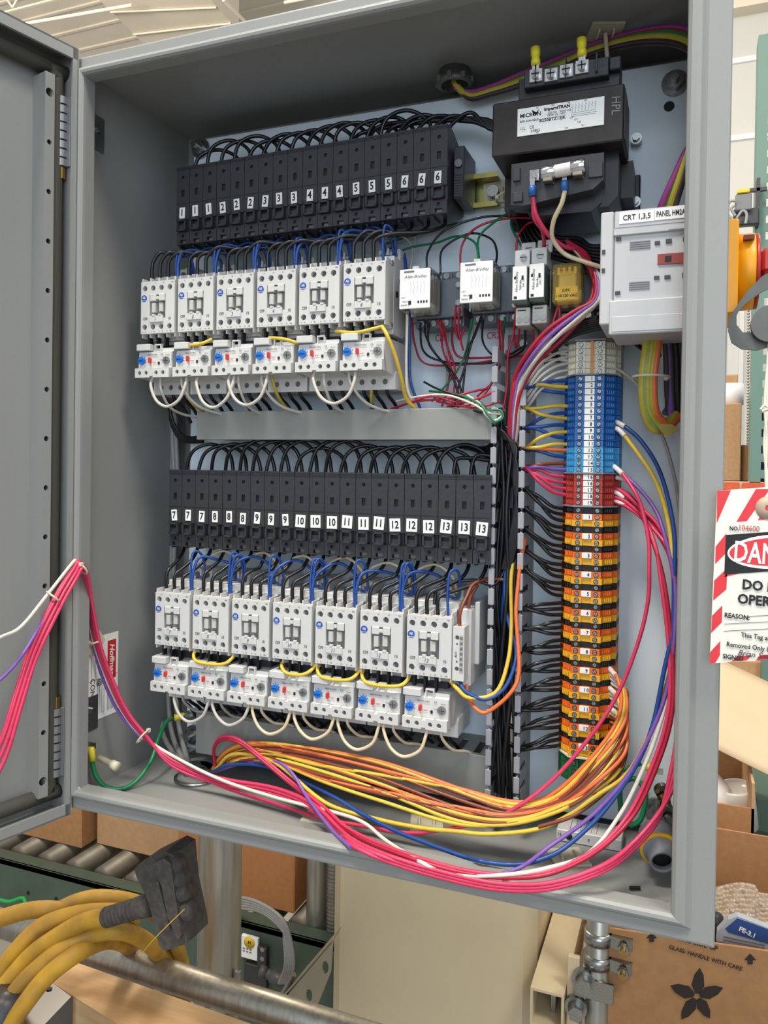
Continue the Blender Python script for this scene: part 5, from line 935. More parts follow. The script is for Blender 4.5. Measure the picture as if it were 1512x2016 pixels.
# ---------------------------------------------------------------- supports under and behind the enclosure
o = G().lathe([(.0, FZ), (.031, FZ), (.031, .72), (0, .72)], (-.0065, .311, 0), (0, 0, 1), 32).build('support_pipe', PIPE); tag(o, 'thick galvanized support pipe standing behind the left part of the enclosure', 'pipe')
o = G().lathe([(0, FZ), (.021, FZ), (.021, .5), (0, .5)], (-.014, .655, 0), (0, 0, 1), 28).build('support_pipe', PIPE); tag(o, 'thinner galvanized pipe beside the flexible conduit and the cream cabinet', 'pipe')
pr = []
for k in range(150): pr += [(.0098, -.85+k*.007), (.0122, -.85+k*.007+.0025), (.0098, -.85+k*.007+.006)]
o = G().lathe(pr, (.024, .64, 0), (0, 0, 1), 14).build('flexible_conduit', GALV); tag(o, 'ribbed flexible metal conduit between the thin pipe and the cream cabinet', 'conduit')
o = G().lathe([(0, FZ), (.0155, FZ), (.0155, .2), (0, .2)], (.5065, .452, 0), (0, 0, 1), 24).build('support_pipe', PIPE); tag(o, 'thin galvanized pipe with clamps beneath the right end of the enclosure', 'pipe')
for k, v in enumerate((1858, 1905)):
    t = thing('pipe_clamp', (0, 0, 0), f'zinc pipe clamp on the thin right pipe, {["upper", "lower"][k]} one', 'clamp'); z = at(1168, v, y=.43).z
    G().lathe([(.0158, -.008), (.019, -.008), (.019, .008), (.0158, .008)], (.5065, .452, z), (0, 0, 1), 24).build('band', ZINC, t)
    g = G().prism([(.522, .444), (.545, .440), (.552, .446), (.552, .458), (.545, .464), (.522, .460)], 2, z-.008, z+.008); g.build('ears', ZINC, t)
    b = G().cyl((.541, .425, z-.001), (.541, .475, z-.001), .0040, 12).build('clamp_bolt', BRASS, t); G().cyl((.541, .432, z-.001), (.541, .438, z-.001), .0075, 6).build('hex_nut', ZINC, b)
# cream cabinet and square tube
o = G().box((.082, .50, FZ), (.414, 1.15, -.14), .018).build('cream_cabinet', CREAM); tag(o, 'large smooth cream painted steel cabinet below the enclosure', 'cabinet')
t = thing('square_tube', (0, 0, 0), 'beige square steel tube with open end pointing to the front', 'steel tube')
x0, x1, z0, z1 = .4205, .4660, -.3990, -.3480; y0 = .425; w = .0035
G().box((x0, y0, z0), (x0+w, 1.2, z1)).box((x1-w, y0, z0), (x1, 1.2, z1)).box((x0+w, y0, z0), (x1-w, 1.2, z0+w)).box((x0+w, y0, z1-w), (x1-w, 1.2, z1)).build('tube_wall', CREAM, t); G().box((x0+.024, y0+.03, z0+w), (x0+.030, y0+.3, z1-.012)).build('inner_strip', GALV, t)
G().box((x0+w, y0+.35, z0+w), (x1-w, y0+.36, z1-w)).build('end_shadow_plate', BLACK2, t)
t = thing('clamp_plate', (0, 0, 0), 'beige flat plate with two large hex bolts between square tube and pipe', 'plate')
G().box((.468, .438, -.46), (.484, .446, -.30), .001).build('plate', CREAM, t); G().box((.478, .430, -.348), (.530, .436, -.322), .001).build('strap', ZINC, t)
for u, v in ((1148, 1932), (1133, 1985)): p = at(u, v, y=.43); b = G().cyl(p, p+Vector((0, .008, 0)), .0150, 22).build('washer', ZINC, t); G().cyl(p+Vector((.002, -.014, 0)), p+Vector((0, 0, 0)), .0105, 6).build('bolt_head', ZINC, b); 

# ---------------------------------------------------------------- conveyor
cv = thing('roller_conveyor', (0, 0, 0), 'green framed roller conveyor running behind below the enclosure', 'conveyor'); zt = -.478
G().box((-2.2, .600, zt-.012), (.06, .634, zt), .001).box((-2.2, .600, zt-.13), (.06, .604, zt)).box((-2.2, .600, zt-.13), (.06, .62, zt-.126)).build('side_frame', GREEN, cv)
G().box((-2.2, 1.20, zt-.13), (.06, 1.204, zt)).build('side_frame', GREEN, cv)
rm = G().lathe([(0, 0), (.0245, 0), (.0245, .55), (0, .55)], (0, 0, 0), (0, 1, 0), 24).mesh('roller', ROLL); am = G().cyl((0, -.018, 0), (0, 0, 0), .005, 8).mesh('axle', ZINC)
for k in range(30):
    x = .03-.0758*k; r_ = put('roller', rm, cv, (x, .642, zt-.016)); put('axle', am, r_)
for x in (-2.1, -1.1, -.15): G().box((x, .61, FZ), (x+.04, .63, zt-.13)).box((x, 1.18, FZ), (x+.04, 1.2, zt-.13)).build('stand_leg', GREEN, cv)
for u, v in ((55, 1758), (110, 1770), (110, 1783)): p = at(u, v, y=.599); G().cyl(p, p+Vector((0, .0015, 0)), .004, 12).build('hole', BLACK2, cv)
o = G().tube([at(0, 1772, y=.57), at(20, 1775, y=.57), at(45, 1768, y=.57), at(52, 1785, y=.56)], .004, 8).build('green_clip', mat('clip_green', '1F9A4A', .5)); tag(o, 'small bright green clip hanging at the conveyor side', 'clip')
zb = zt+.0087
p = at(160, 1671, z=zb)
def carton(x0, y0, w_, d_, h, nm, m=CARD):
    t = thing('cardboard_box', (0, 0, 0), nm, 'box'); G().box((x0, y0, zb), (x0+w_, y0+d_, zb+h), .002).build('carton', m, t); G().box((x0+w_/2-.03, y0-.0005, zb+h*.4), (x0+w_/2+.03, y0+.001, zb+h-.001)).build('tape_strip', mat('tape_brown', 'B58A58', .4), t); return t
carton(p.x-.42, p.y, .42, .30, .36, 'plain brown cardboard box on the rollers below the open door')
p = at(190, 1661, z=zb); carton(p.x, p.y, .35, .25, .42, 'long plain cardboard box on the rollers left of the thick pipe', CARD2)
p = at(579, 1800, z=zb); carton(p.x-.26, p.y, .26, .28, .42, 'orange brown cardboard box on the rollers right of the thick pipe', mat('cardboard_orange', 'A56F42', .85, grain=.06, bump=.2, scale=90))
t = thing('photo_sensor', (0, 0, 0), 'small conveyor sensor module with white label and yellow oval mark', 'sensor')
a = at(475, 1840, y=.592); b = at(507, 1893, y=.592)
G().box((a.x, .592, b.z), (b.x, .599, a.z), .0008).build('label_plate', LABEL, t); c = (a.x+b.x)/2; l = G().lathe([(0, 0), (.011, 0), (.011, .0008), (0, .0008)], (c, .5915, a.z-.010), (0, -1, 0), 20).build('oval', mat('oval_yellow', 'D8B42A', .5), t); l.scale = (1, 1, 1)
txt('H', .009, INK, t, (c, .5903, a.z-.010), bold=.0003, shear=.3)
for k in range(3): G().box((a.x+.004+k*.007, .5912, b.z+.012), (a.x+.008+k*.007, .592, b.z+.014)).box((a.x+.004+k*.007, .5912, b.z+.017), (a.x+.008+k*.007, .592, b.z+.019)).build('print_line', INKG, t)
a = at(507, 1862, y=.590); b = at(524, 1952, y=.590); c_ = at(480, 1895, y=.590); G().box((a.x, .588, at(515, 1905, y=.59).z), (b.x, .599, a.z), .001).box((c_.x, .59, b.z), (b.x, .599, c_.z), .001).build('bracket', BLACK, t)
for v in (1870, 1888): p = at(516, v, y=.587); G().cyl(p, p+Vector((0, .003, 0)), .0045, 12).build('screw', ZINC, t)
p = at(512, 1910, y=.57); G().lathe([(0, 0), (.010, 0), (.010, .012), (.0085, .012), (.0085, .022), (.011, .022), (.011, .045), (.006, .050), (0, .05)], p, (1, .1, -.25), 16).build('cable_plug', mat('plug_grey', '4A4A4C', .5), t)
for k in range(5):
    wire([(446, 1772+4*k, .60), (480, 1768+5*k, .57), (520, 1782+4*k, .55), (556, 1810+5*k, .54), (572-3*k, 1850, .54), (578-4*k, 1900, .54), (566-4*k, 1935, .56)], 'gr', .0032, f'grey cable of the loop right of the thick pipe, {NTH[k]} from outside', 'grey cable loop right of the thick pipe')
t = thing('perforated_channel', (0, 0, 0), 'beige perforated steel channel slanting up left of the cream cabinet', 'strut')
P = [at(540, 1985, y=.42), at(655, 1850, y=.42), at(650, 1915, y=.42), at(600, 2040, y=.42)]
hol = [[(lambda q: (q.x, q.z))(at(u+7*math.cos(a), v+13*math.sin(a), y=.42)) for a in [i*PI/5 for i in range(10)]] for u, v in ((608, 1960), (640, 1905))]
G().plate([(p.x, p.z) for p in P], hol, .42, .424).build('web', mat('strut_beige', 'A49A84', .5), t); q0, q1 = P[0], P[1]; G().add([q0, q1, q1+Vector((0, .03, .004)), q0+Vector((0, .03, .004)), q0-Vector((0, 0, .004)), q1-Vector((0, 0, .004)), q1+Vector((0, .03, 0)), q0+Vector((0, .03, 0))], [(0, 1, 2, 3), (4, 7, 6, 5), (0, 4, 5, 1), (2, 6, 7, 3), (0, 3, 7, 4), (1, 5, 6, 2)]).build('flange', mat('strut_beige', 'A49A84'), t)
o = G().tube([at(455, 1945, y=.45), at(470, 1950, y=.45), at(545, 1965, y=.45), at(578, 1918, y=.45)], .005, 8, sub=3).build('bent_rod', ZINC); tag(o, 'bent zinc rod hooked under the sensor beside the channel', 'rod')
p = at(455, 1890, y=.36); t = thing('pipe_clamp', (0, 0, 0), 'pipe clamp with threaded bolt at the foot of the thick pipe', 'clamp')
G().lathe([(.0315, -.012), (.0345, -.012), (.0345, .012), (.0315, .012)], (-.0065, .311, p.z-.02), (0, 0, 1), 28).build('band', ZINC, t); G().box((.026, .300, p.z-.034), (.034, .306, p.z+.03), .001).build('ear', ZINC, t)
g = G()
for k in range(12): g.cyl((.034+k*.002, .303, p.z+.004), (.0352+k*.002, .303, p.z+.004), .0062, 12).cyl((.0352+k*.002, .303, p.z+.004), (.036+k*.002, .303, p.z+.004), .0053, 12)
g.build('threaded_bolt', ZINC, t)

# ---------------------------------------------------------------- rail, lumber and extension cord in front
o = G().lathe([(0, 0), (.0178, 0), (.0178, 1.5), (0, 1.5)], (-.62, .168, -.2735), (1, 0, -.012), 28).build('horizontal_pipe', PIPE); tag(o, 'horizontal galvanized pipe crossing in front of the thick support pipe', 'pipe')
pl = thing('lumber_plank', (0, 0, 0), 'pale pine plank resting in front of the horizontal pipe', 'plank'); zp = -.281
P = [at(*q, z=zp) for q in ((134, 1889), (84, 1921), (139, 1958), (300, 2060), (620, 2060))]
G().add(P+[p-Vector((0, 0, .09)) for p in P], [(0, 1, 2, 3, 4), (9, 8, 7, 6, 5)]+[(i, (i+1) % 5, 5+(i+1) % 5, 5+i) for i in range(5)]).build('board', WOOD, pl)
t = thing('steel_corner', (0, 0, 0), 'shiny steel corner bracket at the left end of the plank', 'bracket')
P = [at(*q, z=-.272) for q in ((30, 1958), (92, 1926), (140, 1962), (75, 2030), (20, 2030))]; hole_ = at(97, 1947, z=-.2715)
G().add(P+[p-Vector((0, 0, .003)) for p in P], [(0, 1, 2, 3, 4), (9, 8, 7, 6, 5)]+[(i, (i+1) % 5, 5+(i+1) % 5, 5+i) for i in range(5)]).build('top_plate', CHROME, t)
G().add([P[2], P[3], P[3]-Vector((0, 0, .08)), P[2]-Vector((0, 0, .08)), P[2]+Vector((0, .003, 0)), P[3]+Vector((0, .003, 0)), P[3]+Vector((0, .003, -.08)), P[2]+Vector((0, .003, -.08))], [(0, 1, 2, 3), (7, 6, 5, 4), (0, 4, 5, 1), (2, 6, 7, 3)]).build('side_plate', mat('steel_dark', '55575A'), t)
G().cyl(hole_, hole_+Vector((0, 0, .0006)), .0035, 12).build('hole', BLACK2, t)
o = G().lathe([(0, 0), (.016, 0), (.020, .004), (.020, .05), (0, .052)], at(8, 2045, y=.0), (0, 0, 1), 24).build('round_knob', BLACK); tag(o, 'black round knob in the bottom left corner', 'knob')
yc = thing('extension_cord', (0, 0, 0), 'coiled thick yellow extension cord with black multi-outlet end', 'extension cord')
for P in ([(-30, 1812, .06), (0, 1808, .06), (46, 1795, .07), (97, 1790, .08), (170, 1800, .11), (240, 1830, .13), (300, 1862, .17), (335, 1905, .21), (345, 1960, .22), (340, 2060, .22)],
 [(-40, 2060, .03), (0, 1975, .04), (30, 1935, .05), (60, 1880, .06), (85, 1830, .07), (120, 1790, .09), (185, 1768, .11), (259, 1776, .13), (310, 1800, .17), (340, 1850, .20), (358, 1900, .22), (362, 1990, .22)],
 [(-40, 1985, .02), (0, 1915, .03), (40, 1862, .04), (85, 1822, .055), (150, 1800, .07), (215, 1795, .08), (250, 1800, .09), (262, 1815, .10)],
 [(-40, 2030, .0), (0, 1955, .015), (30, 1915, .025), (69, 1874, .035), (139, 1828, .045), (180, 1810, .05), (212, 1806, .055)],
 [(-30, 2060, -.01), (5, 1990, .005), (45, 1935, .015), (93, 1890, .03), (140, 1855, .045), (185, 1838, .06), (241, 1833, .075), (290, 1855, .13), (318, 1890, .19), (330, 1930, .22), (332, 2000, .22)],
 [(-30, 2100, -.02), (10, 2035, -.01), (50, 1975, .0), (90, 1925, .015), (135, 1888, .03), (180, 1862, .06), (222, 1852, .12), (262, 1872, .18), (285, 1920, .21), (290, 2000, .22)]): G().tube([at(u, v, y=y) for u, v, y in P], .0098, 12).build('cable', YCAB, yc)
a, b = at(210, 1806, y=.055), at(296, 1780, y=.055); L = (b-a).length; pr = [(0, 0)]
for k in range(8): pr += [(.0112, L*k*.085), (.0112, L*(k*.085+.05)), (.0098, L*(k*.085+.055)), (.0098, L*(k*.085+.08))]
pr += [(.0115, L*.7), (.013, L), (0, L)]
G().lathe(pr, a, b-a, 18).build('strain_relief', RUBBER, yc)
def pq(L_, y): return [(at(u, v, y=y).x, at(u, v, y=y).z) for u, v in L_]
plg = G().prism(pq([(265, 1712), (272, 1702), (325, 1676), (342, 1684), (349, 1760), (366, 1840), (368, 1858), (325, 1872), (313, 1862), (300, 1805), (290, 1770), (268, 1725)], .045), 1, .045, .085).build('outlet_block', RUBBER, yc)
G().prism(pq([(300, 1700), (322, 1690), (336, 1700), (356, 1842), (350, 1852), (330, 1806), (318, 1745), (302, 1712)], .038), 1, .038, .046).build('face_ridge', RUBBER, plg); G().prism(pq([(302, 1738), (311, 1734), (335, 1830), (326, 1834)], .041), 1, .041, .046).build('side_ridge', RUBBER, plg)
for u, v in ((347, 1700), (354, 1728), (360, 1755), (369, 1792)): p = at(u, v, y=.050); G().lathe([(0, -.008), (.009, -.006), (.011, 0), (.009, .006), (0, .008)], p, (1, 0, .3), 12).build('outlet_knob', RUBBER, plg)
o = G().tube([at(275, 1882, y=.06), at(310, 1842, y=.036), at(363, 1790, y=.036)], .0005, 5).build('loose_strand', WM['y']); tag(o, 'hair thin loose strand across the black outlet block', 'strand')

# ---------------------------------------------------------------- danger tag
TY = -.0125
tg = thing('lockout_tag', (0, 0, 0), 'red and white striped danger tag hanging in front of the right rim', 'tag')
def tp(u, v, y=TY): p = at(u, v, y=y); return (p.x, p.z)
def flat(poly, m, lay, nm='print_shape', par=None): y = TY-.00012*lay; return G().prism([tp(u, v) for u, v in poly], 1, y-.0001, y).build(nm, m, par or tg)
TR_ = mat('tag_red', 'D8343C', .5)
G().prism([tp(*q) for q in ((1412, 966), (1640, 950), (1625, 1292), (1397, 1306))], 1, TY, TY+.0006).build('card', mat('tag_card', 'E9E6DD', .45), tg)
for q in ([(1412, 966), (1439, 965), (1411, 1030)], [(1450, 1027), (1488, 963), (1512, 963), (1512, 968), (1470, 1026)], [(1492, 1024), (1512, 990), (1512, 1022)], [(1409, 1076), (1430, 1050), (1428, 1090), (1408, 1110)], [(1406, 1143), (1432, 1118), (1430, 1160), (1404, 1182)], [(1402, 1212), (1422, 1192), (1421, 1225), (1400, 1246)], [(1398, 1284), (1418, 1262), (1417, 1290), (1408, 1305), (1397, 1306)], [(1440, 1302), (1452, 1292), (1480, 1290), (1470, 1300)], [(1488, 1300), (1496, 1290), (1530, 1287), (1525, 1297)], [(1425, 1136), (1440, 1120), (1470, 1118), (1460, 1128)], [(1540, 1020), (1575, 958), (1600, 956), (1570, 1018)]): flat(q, TR_, 1, 'red_stripe')
flat([(1429, 1053), (1620, 1040), (1615, 1118), (1426, 1131)], INK, 2, 'black_panel')
ov = [(1530+100*math.cos(a)*(1 if abs(math.cos(a)) < .6 else .98), 1086-.03*(100*math.cos(a))+34*math.sin(a)) for a in [k*PI/24 for k in range(48)]]; flat(ov, LABEL, 3, 'oval_rim')
ov = [(1530+94*math.cos(a), 1086-.03*(94*math.cos(a))+28*math.sin(a)) for a in [k*PI/24 for k in range(48)]]; flat(ov, TR_, 4, 'oval')
def ttx(t_, u, v, s_, m=INK, b_=0, al='LEFT', sx=1, sh=0): p = at(u, v, y=TY-.0007); txt(t_, s_, m, tg, p, (PI/2, .045, 0), bold=b_, align=al, sx=sx, shear=sh)
ttx('DANGER', 1444, 1087, .0215, LABEL, .0004, sx=.62); ttx('DO NOT', 1461, 1151, .0100, INK, .0003, sx=.9); ttx('OPERATE', 1452, 1179, .0100, INK, .0003, sx=.9)
ttx('NO.', 1436, 1040, .0042, INK, .0001, sx=.85); ttx('104600', 1453, 1039, .0062, mat('stamp_red', 'B5524E', .6), 0, sx=.78)
ttx('REASON:', 1426, 1211, .0050, INK, .0001, sx=.85); ttx('This Tag and Lock to be', 1459, 1250, .0050, INK, .00005, sx=.85); ttx('Removed Only by Person Shown', 1430, 1268, .0050, INK, .00005, sx=.85); ttx('SIGNED', 1423, 1292, .0048, INK, .0001, sx=.85); ttx('Brian Smith', 1452, 1285, .0062, mat('pen_ink', '35353A', .7), 0, sx=.9, sh=.35)
for v0, u0 in ((1214, 1463), (1228, 1426), (1242, 1425)): flat([(u0, v0), (1600, v0-9), (1600, v0-8.2), (u0, v0+.8)], INK, 2, 'ruled_line')
p = at(1512, 1000, y=TY); G().lathe([(.0022, 0), (.0085, 0), (.0085, .0006), (.0022, .0006)], (p.x, TY-.0006, p.z), (0, 1, 0), 20).build('eyelet', mat('eyelet_tan', 'B9A58E', .5), tg)
ST = mat('string_white', 'D9D2C0', .8)
for k, P in enumerate(([(1516, 655), (1511, 720), (1506, 790), (1509, 860), (1508, 940), (1512, 1000)], [(1522, 660), (1513, 730), (1511, 800), (1505, 880), (1512, 950), (1513, 1000)], [(1498, 806), (1505, 798), (1512, 802), (1520, 812), (1512, 806), (1500, 810)])):
    o = G().tube([at(u, v, y=-.006+.022*max(0, (1000-v)/345)*(k < 2)+.0004*k) for u, v in P], .0012, 6).build('string', ST); tag(o, ['pale cotton string holding the danger tag, nearer the enclosure', 'pale cotton string holding the danger tag, farther from the enclosure', 'small knot of cotton string above the danger tag'][k], 'string')

# ---------------------------------------------------------------- boxes and table at the right
TBZ = -.62
t = thing('packing_table', (0, 0, 0), 'plain steel packing table under the cardboard boxes', 'table'); G().box((.53, .40, TBZ-.03), (1.5, 1.9, TBZ), .003).build('table_top', GALV, t)
for x, y in ((.6, .42), (1.45, .42), (.6, 1.85), (1.45, 1.85)): G().box((x, y, FZ), (x+.035, y+.035, TBZ-.03)).build('leg', GREEN, t)
zf = at(1203, 1829, y=.45).z; x0 = at(1192, 1900, y=.45).x
t = thing('cardboard_box', (0, 0, 0), 'open cardboard box printed with dark five petal star and handling marks', 'box'); e = .004; X1 = .90
G().prism([(x0, TBZ), (X1, TBZ), (X1, zf+.030), (x0, zf)], 1, .45, .45+e).build('front_wall', CARD, t); zbk = at(1440, 1636, y=.80).z
G().box((x0, .80, TBZ), (X1, .80+e, zbk)).build('back_wall', CARD, t); G().box((x0, .454, TBZ), (x0+e, .80, zf)).build('side_wall', CARD, t); G().box((X1-e, .45, TBZ), (X1, .80, zf)).build('side_wall', CARD, t); G().box((x0, .45, TBZ), (X1, .80, TBZ+e)).build('bottom', CARD, t)
PK = mat('print_brown_black', '2B211D', .75)
def bp(L_, lay=1): G().prism([(at(u, v, y=.449).x, at(u, v, y=.449).z) for u, v in L_], 1, .4485, .4499).build('print_shape', PK, t)
cu, cv_ = 1372, 1962
for k in range(5):
    a = math.radians(-88+72*k+(4, -2, 3, -4, 2)[k]); r1 = (56, 54, 50, 54, 56)[k]; w_ = .52
    bp([(cu+7*math.cos(a-.55), cv_+7*math.sin(a-.55)), (cu+r1*.45*math.cos(a-w_), cv_+r1*.45*math.sin(a-w_)), (cu+r1*.78*math.cos(a-.2), cv_+r1*.78*math.sin(a-.2)), (cu+r1*math.cos(a), cv_+r1*math.sin(a)), (cu+r1*.78*math.cos(a+.2), cv_+r1*.78*math.sin(a+.2)), (cu+r1*.45*math.cos(a+w_), cv_+r1*.45*math.sin(a+w_)), (cu+7*math.cos(a+.55), cv_+7*math.sin(a+.55))])
for u, v, sc in ((1477, 1889, 1), (1283, 1846, .9)): bp([(u, v-11*sc), (u+11*sc, v+1), (u+5*sc, v+1), (u+5*sc, v+9*sc), (u-5*sc, v+9*sc), (u-5*sc, v+1), (u-11*sc, v+1)])
p = at(1413, 1868, y=.449); txt('THIS SIDE UP', .0085, PK, t, (p.x, .4483, p.z), (PI/2, .06, 0), align='RIGHT', bold=.0002); p = at(1317, 1864, y=.449); txt('GLASS: HANDLE WITH CARE', .0074, PK, t, (p.x, .4483, p.z), (PI/2, .085, 0), align='LEFT', bold=.00015, sx=.93)
# bubble wrap and small printed box inside the big carton
bw = thing('bubble_wrap', (0, 0, 0), 'crumpled clear bubble wrap heaped in the open star printed box', 'bubble wrap'); BW = mat('bubble_clear', 'D2C8B8', .10, alpha=.42, spec=1)
NX, NZ = 22, 12; V = []; F = []
def bpt(i, j): 
    u = 1385+i*(140/NX); v = 1742+j*(115/NZ)+(5*math.sin(i*.33+1))*(1-j/NZ) ; y = .74-.20*j/NZ+.010*math.sin(i*.9+j*.9)+.006*math.sin(i*1.5-j*1.7)
    return at(u, v+ (12 if u > 1490 else 0), y=y)
V = [bpt(i, j) for j in range(NZ+1) for i in range(NX+1)]
F = [(j*(NX+1)+i, j*(NX+1)+i+1, (j+1)*(NX+1)+i+1, (j+1)*(NX+1)+i) for j in range(NZ) for i in range(NX)]
G().add(V, F, True).build('sheet', BW, bw); g = G()
for j in range(NZ):
    for i in range(NX):
        c = (V[j*(NX+1)+i]+V[(j+1)*(NX+1)+i+1])/2+Vector((J(.001), -.001, J(.001))); g.lathe([(.0032, 0), (.0026, .0018), (.0012, .0027), (0, .003)], c, (J(.3), -1, .6), 7)
o = g.build('bubbles', BW, bw); o['kind'] = 'stuff'
t = thing('printed_box', (0, 0, 0), 'small grey blue printed box with angled top beside a black tube', 'box')
p = [at(u, v+8, y=.50) for u, v in ((1410, 1845), (1412, 1826), (1434, 1803), (1452, 1796), (1540, 1830), (1540, 1870))]
G().prism([(q.x, q.z) for q in p], 1, .50, .512).build('carton', mat('box_pale_blue', 'A9B2BC', .4), t); c_ = [at(u, v+10, y=.4995) for u, v in ((1428, 1818), (1452, 1798), (1530, 1826), (1520, 1850), (1435, 1826))]
G().prism([(q.x, q.z) for q in c_], 1, .499, .5).build('blue_band', mat('box_blue', '2B4F8A', .4), t); p = at(1455, 1828, y=.498); txt('FE-3.1', .0085, LABEL, t, (p.x, .498, p.z), (PI/2, .3, 0), align='LEFT', bold=.0003)
for k in range(3): q = at(1425, 1845+k*6, y=.499); G().box((q.x, .499, q.z), (q.x+.05, .4998, q.z+.001)).build('print_line', INKG, t)
p = at(1410, 1805, y=.53); o = G().lathe([(0, .002), (.0045, .002), (.0045, 0), (.0092, 0), (.0092, -.06), (0, -.06)], p, (-.1, -.35, .9), 20).build('black_tube', BLACK); tag(o, 'short black tube standing in the open box beside the bubble wrap', 'tube')
# second carton with bottle
xa = at(1392, 1600, y=.98).x; xb = at(1485, 1600, y=.98).x; za = at(1440, 1586, y=.98).z
t = thing('cardboard_box', (0, 0, 0), 'open cardboard box holding a white bottle and white round lid', 'box')
G().box((xa-.2, .98, TBZ), (xb, .985, za)).build('front_wall', CARD, t); G().box((xa-.2, 1.25, TBZ), (xb+.012, 1.255, at(1440, 1470, y=1.25).z)).build('back_wall', CARD2, t); G().box((xb-.005, .98, TBZ), (xb, 1.25, at(1478, 1500, y=1.1).z)).build('side_wall', CARD2, t); G().box((xa-.2, .98, TBZ), (xb, 1.25, TBZ+.004)).build('bottom', CARD, t)
GW = mat('bottle_white', 'E6E6E2', .25)
p = at(1395, 1650, y=1.05); tp_ = at(1395, 1486, y=1.05).z-p.z; o = G().lathe([(0, 0), (.040, 0), (.042, .006), (.042, tp_*.55), (.036, tp_*.70), (.020, tp_*.80), (.0115, tp_*.86), (.0115, tp_), (0, tp_)], (p.x, 1.09, p.z-.02), (0, 0, 1), 32).build('white_bottle', GW); tag(o, 'white plastic bottle with narrow neck in the rear box', 'bottle')
for k in range(4): G().box((p.x+.005, 1.0465, p.z+.03+k*.008), (p.x+.032, 1.0485, p.z+.0315+k*.008)).build('print_line', INKG, o)
p = at(1454, 1600, y=1.06); o = G().lathe([(0, -.06), (.034, -.06), (.034, .02), (.033, .024), (.0305, .024), (.030, .020), (0, .020)], (p.x, 1.10, p.z+.015), (-.12, -.15, 1), 32).build('white_tub', GW); tag(o, 'round white tub with flat lid in the rear box right of the bottle', 'tub')
# big kraft sheet
NX, NZ = 14, 12; V = []
for j in range(NZ+1):
    for i in range(NX+1):
        u = 1350+i*20; top = 1292+max(0, u-1400)*.47+.002*max(0, 1400-u); bot = 1468+max(0, u-1395)*.50; t_ = j/NZ; V.append(at(u, top+(bot-top)*t_, y=1.30-.28*t_-.05*math.sin(t_*PI)))
F = [(j*(NX+1)+i, j*(NX+1)+i+1, (j+1)*(NX+1)+i+1, (j+1)*(NX+1)+i) for j in range(NZ) for i in range(NX)]
o = G().add(V, F, True).build('kraft_sheet', PAPER); tag(o, 'large cream paperboard sheet sloping down behind the danger tag', 'paper'); md = o.modifiers.new('thickness', 'SOLIDIFY'); md.thickness = .003
def pbox(name, u0, v0, u1, v1, y, dep, m, lab, cat='box', bev=.003, zb_=None, g=None):
    a, b = at(u0, v0, y=y), at(u1, v1, y=y); o = G().box((a.x, y, b.z if zb_ is None else zb_), (b.x, y+dep, a.z), bev).build(name, m); return tag(o, lab, cat, g)
# rack behind
RG = mat('rack_green', '5F7F74', .5); t = thing('pallet_rack', (0, 0, 0), 'green perforated pallet rack upright with orange beam behind the danger tag', 'rack')
xa = at(1487, 400, y=2).x; ztop = at(1500, 68, y=2).z
G().box((xa, 2.0, FZ), (xa+.018, 2.08, ztop)).box((xa+.06, 2.0, FZ), (xa+.08, 2.08, ztop)).build('upright', RG, t)
G().box((xa+.018, 2.0, FZ), (xa+.030, 2.004, ztop)).box((xa+.050, 2.0, FZ), (xa+.062, 2.004, ztop)).build('perforated_face', RG, t)
rm_ = G().box((0, 0, 0), (.020, .004, .026)).mesh('face_rung', RG)
for k in range(60):
    if -.35+k*.05 < ztop: put('face_rung', rm_, t, (xa+.030, 2.0, -.35+k*.05))
zo1, zo0 = at(1440, 948, y=2).z, at(1440, 986, y=2).z; BR = mat('beam_orange', 'C2552E', .6, grain=.08, scale=20)
G().box((.35, 2.0, zo0), (1.6, 2.06, zo1)).build('beam_core', mat('joint_cream', 'C9AE98', .7), t)
for k in range(14):
    for r_ in range(2): G().box((.40+k*.082+r_*.04, 1.992, zo0+.004+r_*(zo1-zo0)/2), (.40+k*.082+r_*.04+.074, 2.0, zo0+(r_+1)*(zo1-zo0)/2-.002), .001).build('beam_block', BR, t)
G().box((.35, 2.06, zo1-.01), (1.6, 3.0, zo1)).build('shelf_deck', GALV, t); G().box((1.55, 2.0, FZ), (1.62, 2.08, ztop)).build('upright', RG, t); G().box((.33, 2.0, FZ), (.35, 2.08, zo1+.001)).build('support', RG, t)
G().box((1.0, 2.95, FZ), (1.05, 3.0, zo1)).build('upright', RG, t)
for u0, u1, v0, yy, lab, m in ((1400, 1458, 795, 2.2, 'cardboard box on the rack shelf with white rolls on top', CARD2), (1459, 1477, 876, 2.25, 'small cardboard box on the rack shelf beside the tall one', CARD)):
    pbox('cardboard_box', u0, v0, u1, 940, yy, .25, m, lab, zb_=zo1)
a = at(1400, 795, y=2.2); b = at(1458, 795, y=2.2)
for k in range(2): x_ = a.x+(b.x-a.x)*(.26+.48*k); h = at(1440, 752, y=2.2).z-a.z; o = G().lathe([(0, 0), (.036, 0), (.036, h), (.008, h), (.008, h-.01)], (x_, 2.26, a.z), (0, 0, 1), 24).build('paper_roll', LABEL); tag(o, f'white paper roll standing on the rack box, {["nearer", "farther from"][k]} the enclosure', 'roll', 'white paper rolls')
pbox('cardboard_box', 1405, 738, 1452, 795, 2.34, .10, CARD2, 'cardboard flap box behind the white rolls', zb_=b.z)
o = pbox('blue_bin', 1492, 812, 1600, 946, 2.12, .3, mat('bin_navy', '1D2C55', .5), 'dark navy bin on the shelf behind the green upright', 'bin', zb_=zo1)
pbox('cardboard_box', 1422, 1296, 1506, 1420, 1.75, .2, CARD2, 'cardboard box below the orange beam behind the kraft sheet', zb_=TBZ)
